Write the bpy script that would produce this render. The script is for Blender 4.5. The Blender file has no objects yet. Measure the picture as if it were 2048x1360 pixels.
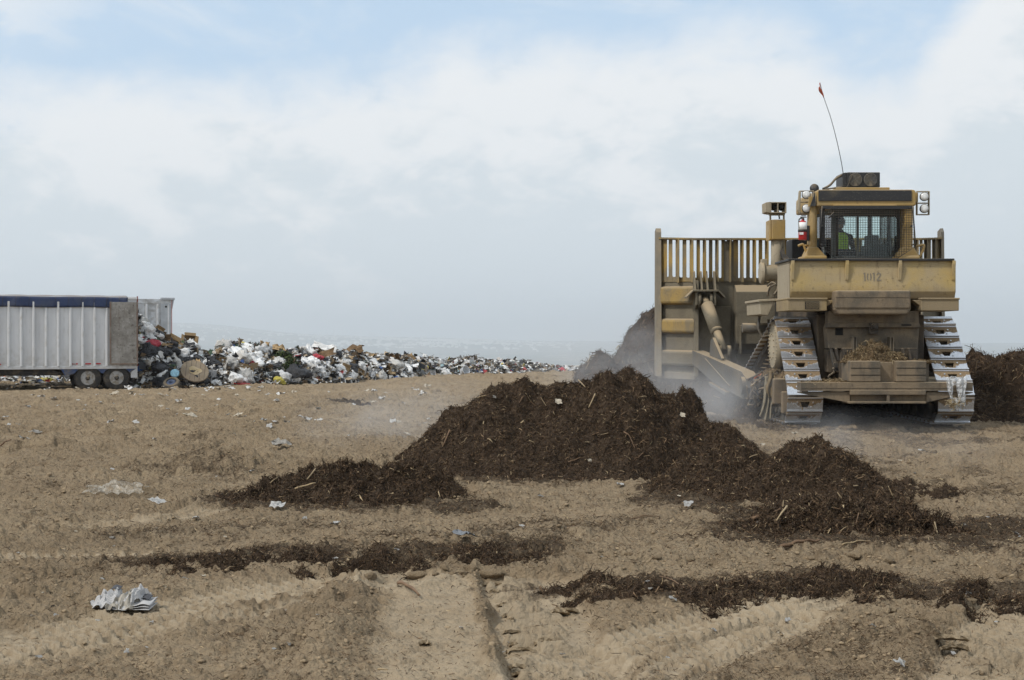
import bpy, bmesh, math, random
import numpy as np
from mathutils import Vector, Matrix, Euler

random.seed(7)
RNG = np.random.default_rng(11)
scene = bpy.context.scene
COL = scene.collection
R = math.radians
F, HZ, CH = 2844.0, 672.0, 1.58      # focal length and horizon in photo pixels, eye height

# ------------------------------------------------------------------ noise
def _hash(*a):
    h = np.full(np.broadcast(*a).shape, 0x9E3779B9, dtype=np.uint32)
    for v in a:
        h ^= (v.astype(np.int64) & 0xFFFFFFFF).astype(np.uint32)
        h *= np.uint32(0x85EBCA6B); h ^= h >> np.uint32(13)
        h *= np.uint32(0xC2B2AE35); h ^= h >> np.uint32(16)
    return h

def _rnd(*a):
    return _hash(*a).astype(np.float64) / 4294967295.0

def _i(n, like):
    return np.full(like.shape, n, dtype=np.int64)

def noise2(x, y, seed=0):
    xi = np.floor(x).astype(np.int64); yi = np.floor(y).astype(np.int64)
    fx = x - xi; fy = y - yi
    u = fx*fx*fx*(fx*(fx*6-15)+10); v = fy*fy*fy*(fy*(fy*6-15)+10)
    s = _i(seed, xi)
    def g(a, b):
        ang = _rnd(xi+a, yi+b, s) * 6.28318
        return np.cos(ang)*(fx-a) + np.sin(ang)*(fy-b)
    return ((g(0,0)*(1-u)+g(1,0)*u)*(1-v) + (g(0,1)*(1-u)+g(1,1)*u)*v) * 1.5

def fbm2(x, y, octv=4, seed=0, gain=.5):
    s = 0; a = 1.0; f = 1.0
    for k in range(octv):
        s = s + a*noise2(x*f + 17.3*k, y*f - 9.1*k, seed+k); a *= gain; f *= 2.03
    return s

def noise3(p, seed=0):
    i = np.floor(p).astype(np.int64); f = p - i
    w = f*f*f*(f*(f*6-15)+10)
    s = _i(seed, i[:,0]); out = 0
    for a in (0,1):
        for b in (0,1):
            for c in (0,1):
                v = _rnd(i[:,0]+a, i[:,1]+b, i[:,2]+c, s)*2-1
                out = out + v*(w[:,0] if a else 1-w[:,0])*(w[:,1] if b else 1-w[:,1])*(w[:,2] if c else 1-w[:,2])
    return out

def smooth(a, b, x):
    t = np.clip((x-a)/(b-a), 0, 1); return t*t*(3-2*t)

def lumps(x, y, cell, seed, prob=.6):
    """rounded clods: a height 0..1 of irregular lumps about one per cell"""
    gx = np.floor(x/cell).astype(np.int64); gy = np.floor(y/cell).astype(np.int64)
    out = np.zeros_like(x)
    for a in (-1,0,1):
        for b in (-1,0,1):
            cx, cy = gx+a, gy+b; s = _i(seed, cx)
            px = (cx+.15+.7*_rnd(cx,cy,s))*cell; py = (cy+.15+.7*_rnd(cx,cy,s+1))*cell
            r = cell*(.22+.36*_rnd(cx,cy,s+2)**2)
            th = _rnd(cx,cy,s+3)*3.1416; e = .6+.4*_rnd(cx,cy,s+4)
            dx, dy = x-px, y-py
            q = ((dx*np.cos(th)+dy*np.sin(th))/r)**2 + ((-dx*np.sin(th)+dy*np.cos(th))/(r*e))**2
            hgt = np.sqrt(np.clip(1-q, 0, 1)) * r/cell*2 * (_rnd(cx,cy,s+5) < prob)
            out = np.maximum(out, hgt)
    return out

# ------------------------------------------------------------------ mesh helpers
def raw_mesh(name, V, quads=None, tris=None, col=None, smooth_=False, extra=None):
    me = bpy.data.meshes.new(name)
    V = np.asarray(V, dtype=np.float32)
    parts, tot = [], []
    if quads is not None and len(quads):
        parts.append(np.asarray(quads, np.int32).ravel()); tot.append(np.full(len(quads), 4, np.int32))
    if tris is not None and len(tris):
        parts.append(np.asarray(tris, np.int32).ravel()); tot.append(np.full(len(tris), 3, np.int32))
    L = np.concatenate(parts); T = np.concatenate(tot)
    me.vertices.add(len(V)); me.vertices.foreach_set('co', V.ravel())
    me.loops.add(len(L)); me.loops.foreach_set('vertex_index', L)
    me.polygons.add(len(T))
    st = np.zeros(len(T), np.int32); st[1:] = np.cumsum(T)[:-1]
    me.polygons.foreach_set('loop_start', st); me.polygons.foreach_set('loop_total', T)
    if smooth_ is not False:
        sm = np.full(len(T), True) if smooth_ is True else smooth_
        me.polygons.foreach_set('use_smooth', sm)
    me.update(calc_edges=True)
    if col is not None:
        c = np.ones((len(V), 4), np.float32); c[:, :3] = col
        at = me.attributes.new('col', 'FLOAT_COLOR', 'POINT'); at.data.foreach_set('color', c.ravel())
    return me

def link(name, me, mat=None, parent=None):
    o = bpy.data.objects.new(name, me); COL.objects.link(o)
    if mat is not None: me.materials.append(mat)
    if parent is not None: o.parent = parent
    return o

def tag(o, label=None, cat=None, group=None, kind=None):
    if label: o['label'] = label
    if cat: o['category'] = cat
    if group: o['group'] = group
    if kind: o['kind'] = kind
    return o

def empty(name, loc, rz=0, label=None, cat=None, group=None):
    o = bpy.data.objects.new(name, None); COL.objects.link(o)
    o.location = loc; o.rotation_euler = (0, 0, rz); o.empty_display_size = .2
    return tag(o, label, cat, group)

def kids(o, table={}):
    return [c for c in COL.objects if c.parent is o]

def copy_tree(o, parent=None):
    c = o.copy(); COL.objects.link(c)
    if parent is not None: c.parent = parent
    for ch in kids(o): copy_tree(ch, c)
    return c

class MB:
    def __init__(s): s.v = []; s.f = []; s.sm = []
    def add(s, vs, fs, sm=False):
        b = len(s.v); s.v += [tuple(p) for p in vs]; s.f += [[i+b for i in f] for f in fs]; s.sm += [sm]*len(fs)
        return s
    def box(s, x0, x1, y0, y1, z0, z1):
        if x0 > x1: x0, x1 = x1, x0
        if y0 > y1: y0, y1 = y1, y0
        if z0 > z1: z0, z1 = z1, z0
        return s.add([(x0,y0,z0),(x1,y0,z0),(x1,y1,z0),(x0,y1,z0),(x0,y0,z1),(x1,y0,z1),(x1,y1,z1),(x0,y1,z1)],
              [(0,3,2,1),(4,5,6,7),(0,1,5,4),(1,2,6,5),(2,3,7,6),(3,0,4,7)])
    def prism(s, poly, axis, a, b):
        """poly: 2-D outline counter-clockwise; axis 'x': (y,z), 'y': (x,z), 'z': (x,y)"""
        n = len(poly)
        def P(p, t): return (t,p[0],p[1]) if axis=='x' else (p[0],t,p[1]) if axis=='y' else (p[0],p[1],t)
        vs = [P(p,a) for p in poly]+[P(p,b) for p in poly]
        fs = [list(range(n))[::-1], list(range(n,2*n))]+[(i,(i+1)%n,n+(i+1)%n,n+i) for i in range(n)]
        area = sum(poly[i][0]*poly[(i+1)%n][1]-poly[(i+1)%n][0]*poly[i][1] for i in range(n))
        flip = (area < 0) ^ (b < a) ^ (axis == 'y')
        if flip: fs = [list(f)[::-1] for f in fs]
        return s.add(vs, fs)
    def cyl(s, p0, p1, r0, r1=None, n=16, caps=True):
        r1 = r0 if r1 is None else r1
        p0, p1 = Vector(p0), Vector(p1); d = (p1-p0).normalized()
        u = d.orthogonal().normalized(); w = d.cross(u)
        b = len(s.v)
        for p, r in ((p0,r0),(p1,r1)):
            for k in range(n):
                a = 2*math.pi*k/n; s.v.append(tuple(p+u*(r*math.cos(a))+w*(r*math.sin(a))))
        for k in range(n):
            s.f.append([b+k, b+(k+1)%n, b+n+(k+1)%n, b+n+k]); s.sm.append(True)
        if caps:
            s.f.append([b+k for k in range(n)][::-1]); s.f.append([b+n+k for k in range(n)]); s.sm += [False]*2
        return s
    def lathe(s, p0, axis, prof, n=24, caps=True):
        """prof: (distance along axis, radius) pairs"""
        p0 = Vector(p0); d = Vector(axis).normalized(); u = d.orthogonal().normalized(); w = d.cross(u); b = len(s.v)
        for t, r in prof:
            for k in range(n):
                a = 2*math.pi*k/n; s.v.append(tuple(p0+d*t+u*(r*math.cos(a))+w*(r*math.sin(a))))
        for j in range(len(prof)-1):
            for k in range(n):
                s.f.append([b+j*n+k, b+j*n+(k+1)%n, b+(j+1)*n+(k+1)%n, b+(j+1)*n+k]); s.sm.append(True)
        if caps:
            s.f.append([b+k for k in range(n)][::-1]); e = b+(len(prof)-1)*n
            s.f.append([e+k for k in range(n)]); s.sm += [False]*2
        return s
    def tube(s, pts, r, n=8, sub=0):
        P = [Vector(p) for p in pts]
        if sub:
            Q = []
            for i in range(len(P)-1):
                a = P[max(i-1,0)]; b = P[i]; c = P[i+1]; d = P[min(i+2,len(P)-1)]
                for k in range(sub):
                    t = k/sub
                    Q.append(.5*((2*b)+(c-a)*t+(2*a-5*b+4*c-d)*t*t+(3*b-a-3*c+d)*t**3))
            Q.append(P[-1]); P = Q
        rr = r if isinstance(r,(list,tuple)) else [r]*len(P)
        if len(rr) != len(P): rr = [rr[0]+(rr[-1]-rr[0])*i/(len(P)-1) for i in range(len(P))]
        b = len(s.v); u = None
        for i, p in enumerate(P):
            d = (P[min(i+1,len(P)-1)]-P[max(i-1,0)]).normalized()
            u = d.orthogonal().normalized() if u is None else (u-d*u.dot(d)).normalized()
            w = d.cross(u)
            for k in range(n):
                a = 2*math.pi*k/n; s.v.append(tuple(p+u*(rr[i]*math.cos(a))+w*(rr[i]*math.sin(a))))
        for i in range(len(P)-1):
            for k in range(n):
                s.f.append([b+i*n+k, b+i*n+(k+1)%n, b+(i+1)*n+(k+1)%n, b+(i+1)*n+k]); s.sm.append(True)
        e = b+(len(P)-1)*n
        s.f.append([b+k for k in range(n)][::-1]); s.f.append([e+k for k in range(n)]); s.sm += [False]*2
        return s
    def grid(s, fn, nu, nv, sm=True):
        b = len(s.v)
        for j in range(nv+1):
            for i in range(nu+1): s.v.append(tuple(fn(i/nu, j/nv)))
        for j in range(nv):
            for i in range(nu):
                a = b+j*(nu+1)+i; s.f.append([a,a+1,a+nu+2,a+nu+1]); s.sm.append(sm)
        return s
    def warp(s, fn): s.v = [tuple(fn(*p)) for p in s.v]; return s
    def build(s, name, mat, parent=None, bevel=0, thick=0, fix=False):
        me = bpy.data.meshes.new(name); me.from_pydata(s.v, [], s.f)
        me.polygons.foreach_set('use_smooth', s.sm); me.update()
        o = link(name, me, mat, parent)
        if thick:
            m = o.modifiers.new('thick','SOLIDIFY'); m.thickness = thick; m.offset = 0
        if bevel:
            m = o.modifiers.new('bevel','BEVEL'); m.width = bevel; m.segments = 2; m.limit_method = 'ANGLE'; m.angle_limit = R(40)
            m.harden_normals = False
        return o

# ------------------------------------------------------------------ materials
class NT:
    def __init__(s, name, world=False):
        if world:
            s.m = None; s.t = name.node_tree
        else:
            s.m = bpy.data.materials.new(name); s.m.use_nodes = True; s.t = s.m.node_tree
        s.t.nodes.clear()
    def n(s, typ, **kw):
        nd = s.t.nodes.new('ShaderNode'+typ)
        for k, v in kw.items():
            if k in nd.inputs: s.set(nd.inputs[k], v)
            else: setattr(nd, k, v)
        return nd
    def set(s, inp, v):
        if hasattr(v, 'is_output') or isinstance(v, bpy.types.NodeSocket): s.t.links.new(v, inp)
        else:
            if inp.type == 'RGBA' and len(v) == 3: v = (*v, 1)
            inp.default_value = v
    def math(s, op, a, b=0.0, c=None, clamp=False):
        nd = s.t.nodes.new('ShaderNodeMath'); nd.operation = op; nd.use_clamp = clamp
        s.set(nd.inputs[0], a); s.set(nd.inputs[1], b)
        if c is not None: s.set(nd.inputs[2], c)
        return nd.outputs[0]
    def rng(s, v, a, b, c=0.0, d=1.0, smooth_=True):
        nd = s.t.nodes.new('ShaderNodeMapRange'); nd.interpolation_type = 'SMOOTHSTEP' if smooth_ else 'LINEAR'
        for i, x in enumerate((v,a,b,c,d)): s.set(nd.inputs[i], x)
        return nd.outputs[0]
    def mix(s, f, a, b, mode='MIX'):
        nd = s.t.nodes.new('ShaderNodeMix'); nd.data_type = 'RGBA'; nd.blend_type = mode
        s.set(nd.inputs[0], f); s.set(nd.inputs[6], a); s.set(nd.inputs[7], b)
        return nd.outputs[2]
    def noise(s, vec, scale, detail=4, rough=.55, dist=0):
        nd = s.n('TexNoise'); nd.inputs['Scale'].default_value = scale; nd.inputs['Detail'].default_value = detail
        nd.inputs['Roughness'].default_value = rough; nd.inputs['Distortion'].default_value = dist
        s.t.links.new(vec, nd.inputs['Vector']); return nd.outputs['Fac']
    def vmul(s, vec, k):
        nd = s.n('VectorMath', operation='MULTIPLY'); s.t.links.new(vec, nd.inputs[0]); nd.inputs[1].default_value = k
        return nd.outputs[0]
    def obj(s): return s.n('TexCoord').outputs['Object']
    def bump(s, hgt, strength, dist=.02, normal=None):
        nd = s.n('Bump', Strength=strength, Distance=dist); s.t.links.new(hgt, nd.inputs['Height'])
        if normal is not None: s.t.links.new(normal, nd.inputs['Normal'])
        return nd.outputs['Normal']
    def out(s, shader, vol=None):
        o = s.n('OutputMaterial')
        if shader is not None: s.t.links.new(shader, o.inputs['Surface'])
        if vol is not None: s.t.links.new(vol, o.inputs['Volume'])
        return s.m
    def bsdf(s, color, rough=.6, metal=0.0, normal=None, spec=.5, **kw):
        nd = s.n('BsdfPrincipled'); s.set(nd.inputs['Base Color'], color); s.set(nd.inputs['Roughness'], rough)
        s.set(nd.inputs['Metallic'], metal); s.set(nd.inputs['Specular IOR Level'], spec)
        for k, v in kw.items(): s.set(nd.inputs[k.replace('_',' ')], v)
        if normal is not None: s.t.links.new(normal, nd.inputs['Normal'])
        return nd.outputs[0]

DUST = (.36,.275,.17)
def worn(name, base, dust=DUST, amt=.5, scale=2.2, rough=.6, metal=0.0, top=.8, bump=.25, grime=(.07,.055,.04), gamt=.35, lo=None, spec=.35):
    """weathered paint: dust in patches, dark speckle and drips, thicker dust on faces that lie flat"""
    t = NT(name); c = t.obj()
    n1 = t.noise(c, scale, 6, .62, .4); n2 = t.noise(c, scale*9, 5, .6); n3 = t.noise(t.vmul(c,(6,6,.9)), 1.6, 4, .6)
    f1 = t.rng(n1, .62-.45*amt, .78-.3*amt)
    col = t.mix(f1, base, dust)
    col = t.mix(t.math('MULTIPLY', t.rng(n2, .56, .74), gamt), col, grime)
    col = t.mix(t.math('MULTIPLY', t.rng(n3, .52, .75), gamt*.8), col, grime)
    col = t.mix(t.math('MULTIPLY', t.rng(t.noise(c, scale*38, 2, .5), .62, .72), .22), col, (.5,.42,.3))
    nz = t.n('SeparateXYZ'); g = t.n('NewGeometry'); t.t.links.new(g.outputs['Normal'], nz.inputs[0])
    td = t.math('MULTIPLY', t.rng(nz.outputs[2], .35, .85), top)
    col = t.mix(td, col, DUST)
    if metal:
        mt = t.math('MULTIPLY', t.math('SUBTRACT', 1.0, f1), metal)
    else: mt = 0.0
    if lo:      # caked dirt along the lower edge
        sz_ = t.n('SeparateXYZ'); t.t.links.new(c, sz_.inputs[0])
        edge_ = t.rng(t.math('ADD', sz_.outputs[2], t.math('MULTIPLY', t.math('SUBTRACT', n3, .5), lo[1])), lo[0]+.12, lo[0]-.12)
        col = t.mix(t.math('MULTIPLY', edge_, lo[2]), col, (.17,.13,.085))
    rg = t.math('ADD', t.math('MULTIPLY', f1, .9-rough), rough)
    nb = t.bump(t.math('ADD', n2, t.noise(c, scale*40, 3)), bump, .012)
    return t.out(t.bsdf(col, rg, mt, nb, spec))

def plain(name, col, rough=.6, metal=0.0, vary=.15, scale=6, bump=0.0, spec=.4, rnd=0.0):
    t = NT(name); c = t.obj()
    n = t.noise(c, scale, 5, .6)
    k = t.rng(n, .3, .7, 1-vary, 1+vary, False)
    cc = t.n('RGB'); cc.outputs[0].default_value = (*col, 1)
    v = cc.outputs[0]
    mm = t.n('VectorMath', operation='SCALE'); t.t.links.new(v, mm.inputs[0]); t.t.links.new(k, mm.inputs['Scale'])
    v = mm.outputs[0]
    if rnd:
        oi = t.n('ObjectInfo'); m2 = t.n('VectorMath', operation='SCALE'); t.t.links.new(v, m2.inputs[0])
        t.t.links.new(t.rng(oi.outputs['Random'], 0, 1, 1-rnd, 1+rnd*.4, False), m2.inputs['Scale']); v = m2.outputs[0]
    nb = t.bump(t.noise(c, scale*5, 4), bump, .02) if bump else None
    return t.out(t.bsdf(v, rough, metal, nb, spec))

def vcol(name, rough=.85, bump=.4, scale=40, vary=.35, spec=.2, dist=.02):
    """colour of each piece comes from the mesh"""
    t = NT(name); a = t.n('Attribute'); a.attribute_name = 'col'; c = t.obj()
    k = t.rng(t.noise(c, scale, 4, .65), .3, .7, 1-vary, 1+vary, False)
    mm = t.n('VectorMath', operation='SCALE'); t.t.links.new(a.outputs['Color'], mm.inputs[0]); t.t.links.new(k, mm.inputs['Scale'])
    nb = t.bump(t.noise(c, scale*2, 4), bump, dist)
    return t.out(t.bsdf(mm.outputs[0], rough, 0.0, nb, spec))
# ------------------------------------------------------------------ camera, sun, sky
cam_d = bpy.data.cameras.new('camera'); cam = bpy.data.objects.new('camera', cam_d); COL.objects.link(cam)
cam_d.sensor_width = 36; cam_d.lens = 36*F/2048; cam_d.clip_start = .1; cam_d.clip_end = 80000
cam.location = (0, 0, CH); cam.rotation_euler = (R(90)-math.atan((680-HZ)/F), 0, 0)
scene.camera = cam
scene.view_settings.view_transform = 'Standard'; scene.view_settings.look = 'None'
scene.view_settings.exposure = .25; scene.view_settings.gamma = 1
scene.cycles.volume_bounces = 1; scene.cycles.max_bounces = 8; scene.cycles.transparent_max_bounces = 24
scene.cycles.use_denoising = True
scene.cycles.volume_max_steps = 256
scene.cycles.sample_clamp_indirect = 4

SUN_EL, SUN_AZ = R(48), R(236)          # azimuth clockwise from +Y: behind the camera and to its left
sl = bpy.data.lights.new('sun', 'SUN'); sl.energy = 2.2; sl.angle = R(7); sl.color = (1, .95, .88)
so = bpy.data.objects.new('sun', sl); COL.objects.link(so)
sd = Vector((math.sin(SUN_AZ)*math.cos(SUN_EL), math.cos(SUN_AZ)*math.cos(SUN_EL), math.sin(SUN_EL)))
so.rotation_euler = sd.to_track_quat('Z', 'Y').to_euler(); so.location = sd*60

w = bpy.data.worlds.new('World'); scene.world = w; w.use_nodes = True
t = NT(w, True)
sky = t.n('TexSky'); sky.sky_type = 'NISHITA'; sky.sun_disc = False; sky.sun_elevation = SUN_EL; sky.sun_rotation = SUN_AZ
sky.air_density = 1.0; sky.dust_density = 1.5; sky.ozone_density = 1.6
gen = t.n('TexCoord').outputs['Generated']
sep = t.n('SeparateXYZ'); t.t.links.new(gen, sep.inputs[0])
x, y, z = sep.outputs
az = t.math('ARCTAN2', x, y)                                         # 0 along +Y, right positive
hyp = t.math('SQRT', t.math('ADD', t.math('MULTIPLY', x, x), t.math('MULTIPLY', y, y)))
el = t.math('DIVIDE', z, t.math('MAXIMUM', hyp, .02))
cv = t.n('CombineXYZ', X=az, Y=t.math('MULTIPLY', el, 1.35))
P = cv.outputs[0]
big = t.noise(P, 7.0, 9, .58, .35); med = t.noise(t.vmul(P, (1.0, 1.25, 1)), 17, 8, .6, .45); soft = t.noise(t.vmul(P,(.6,1.6,1)), 4.2, 3, .5)
# the top edge of the cloud bank as a curve of azimuth
fc = t.n('FloatCurve')
aa = t.rng(az, -.42, .42, 0, 1, False); t.t.links.new(aa, fc.inputs['Value'])
def edge(px, py): return ((math.atan((px-1024)/F)+.42)/.84, (HZ-py)/F*2.2)
pts = [(0.0,.37)]+[edge(*p) for p in ((-40,235),(200,200),(430,175),(620,165),(830,140),(960,105),(1150,95),(1330,80),(1450,70),(1590,95),(1660,150),(1720,190),(1790,190),(1860,140),(1930,50),(2040,-60))]+[(1.0,.62)]
c0 = fc.mapping.curves[0]
c0.points[0].location = pts[0]; c0.points[1].location = pts[-1]
for p in pts[1:-1]: c0.points.new(*p)
for p in c0.points: p.handle_type = 'AUTO_CLAMPED'
fc.mapping.update()
bound = t.math('DIVIDE', fc.outputs[0], 2.2)
dd = t.math('SUBTRACT', bound, el)
dd = t.math('ADD', dd, t.math('MULTIPLY', t.math('SUBTRACT', big, .5), .085))
dd = t.math('ADD', dd, t.math('MULTIPLY', t.math('SUBTRACT', med, .5), .045))
mask = t.rng(dd, -.030, .026)
# high thin cloud in the blue, and broken cloud over the rest of the sky
high = t.math('MULTIPLY', t.rng(t.noise(t.vmul(P,(1,1.6,1)), 5.5, 7, .6, .6), .48, .74), .62)
tl = t.rng(t.math('ADD', t.math('MULTIPLY', az, -1.0), t.math('MULTIPLY', el, 1.0)), .44, .60)
high = t.math('MAXIMUM', high, t.math('MULTIPLY', tl, t.rng(med, .42, .62, .2, .8)))
upper = t.math('MULTIPLY', t.rng(el, .32, .55), t.rng(soft, .40, .56))
mask = t.math('MAXIMUM', t.math('MAXIMUM', mask, high), upper)
mask = t.math('MAXIMUM', mask, t.math('MULTIPLY', t.rng(el, .06, .0), .9))
# body of the cloud: grey-blue low down, whiter puffs higher up
puff = t.math('ADD', t.math('MULTIPLY', big, .55), t.math('MULTIPLY', med, .50))
puff = t.math('ADD', puff, t.rng(el, .02, .17, -.13, .09))
def billow(vec, sc):
    return t.math('MULTIPLY', t.math('ABSOLUTE', t.math('SUBTRACT', t.noise(vec, sc, 5, .5, .2), .5)), 2.0)
bil = t.math('ADD', t.math('MULTIPLY', billow(t.vmul(P,(.8,1.2,1)), 11), .30), t.math('MULTIPLY', billow(t.vmul(P,(.9,1.2,1)), 26), .16))
puff = t.math('ADD', puff, t.math('SUBTRACT', bil, .075))
edgeb = t.math('MULTIPLY', t.rng(dd, .075, .0), .08)
puff = t.math('ADD', puff, edgeb)
body = t.mix(t.rng(t.math('SUBTRACT', puff, t.math('MULTIPLY', t.rng(az, .25, .36), .09)), .43, .61), (6.05,6.68,7.12), (7.55,7.78,7.97))
blue = t.mix(1.0, sky.outputs[0], (1.05,1.0,.92), 'MULTIPLY')
blue = t.mix(.80, blue, (4.9,6.5,8.3))
colr = t.mix(mask, blue, body)
bg = t.n('Background', Strength=.1); t.t.links.new(colr, bg.inputs['Color'])
ow = t.n('OutputWorld'); t.t.links.new(bg.outputs[0], ow.inputs['Surface'])

# ------------------------------------------------------------------ ground
def G0(px, py):                      # photo pixel on the level ground
    Y = CH*F/(py-HZ); return ((px-1024)/F*Y, Y)
def PL(*pp): return np.array([G0(*p) for p in pp])

def polydist(X, Y, pts):
    """distance, signed side and length along a polyline"""
    best = np.full(X.shape, 1e9); side = np.zeros(X.shape); along = np.zeros(X.shape); acc = 0
    for a, b in zip(pts[:-1], pts[1:]):
        d = b-a; L = np.hypot(*d); u = d/L
        tt = (X-a[0])*u[0]+(Y-a[1])*u[1]; tc = np.clip(tt, 0, L)
        dx = X-a[0]-u[0]*tc; dy = Y-a[1]-u[1]*tc; r = np.hypot(dx, dy)
        m = r < best
        best = np.where(m, r, best); side = np.where(m, u[0]*(Y-a[1])-u[1]*(X-a[0]), side); along = np.where(m, acc+tc, along); acc += L
    return best, side, along

TYRE = [  # polyline, half width, depth, compactness
    (PL((-260,1335),(0,1292),(250,1240),(450,1203),(600,1180),(740,1164)), .36, .035, 1.0),
    (PL((-200,1352),(0,1330),(200,1290),(420,1247),(600,1222)), .14, .03, .8),
    (PL((1030,1385),(1200,1312),(1350,1268),(1480,1236),(1590,1218)), .30, .03, 1.0),
    (PL((1270,1385),(1390,1322),(1500,1275),(1590,1245)), .22, .03, 1.0),
    (PL((-60,1125),(120,1120),(290,1117)), .20, .02, .9),
    (PL((-60,1072),(150,1062),(300,1040),(400,1020)), .3, .02, .7),
    (PL((380,800),(620,793),(860,777)), .5, .03, .8),
    (PL((200,822),(560,806),(900,788)), .4, .03, .6),
    (PL((470,1100),(900,1050),(1300,1010),(1500,1000)), .3, .02, .35),
]
MUL = [
    (PL((1300,838),(1420,848),(1520,858)), .9, .03, .95),
    (PL((1010,1095),(1120,1065),(1250,1050)), .3, .02, .6),
    (PL((960,1125),(975,1118)), .14, .05, 1.0),
    # polyline, half width, raised height, strength: mulch spilled in strips and patches
    (PL((330,1138),(450,1125),(560,1112),(760,1122),(880,1118),(1000,1118),(1090,1098)), .42, .03, .85),
    (PL((250,1082),(420,1072),(640,1062),(900,1082),(1120,1050)), .30, .02, .55),
    (PL((1085,1180),(1180,1185),(1290,1190),(1420,1193),(1560,1190),(1640,1172),(1700,1176),(1800,1198),(1930,1205),(2100,1220)), .36, .05, .85),
    (PL((300,948),(380,945),(470,950)), .35, .0, .55),
    (PL((310,893),(430,882)), .3, .0, .45),
    (PL((440,1000),(700,1012),(960,1008)), .4, .02, .8),
    (PL((820,930),(1000,965),(1180,962),(1340,930)), .35, .03, .8),
    (PL((1330,980),(1500,1030),(1600,1095),(1750,1100),(1900,1085),(1990,1050)), .45, .03, .9),
    (PL((1700,880),(1790,980),(1900,1010),(2000,1000)), .5, .02, .45),
    (PL((1750,870),(1950,885),(2100,880)), .8, .02, .6),
    (PL((1500,870),(1750,875)), .5, .02, .5),
    (PL((670,812),(730,814)), .3, .10, .9),
    (PL((1560,1300),(1740,1290),(1860,1330)), .3, .01, .40),
    (PL((1240,1350),(1500,1345),(1700,1365)), .35, .01, .45),
    (PL((380,1318),(620,1290),(800,1330)), .3, .0, .18),
]
RIDGE = PL((955,1150),(962,1180),(985,1260),(1020,1385))
DOZX, DOZY = 6.22, 23.9

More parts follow.
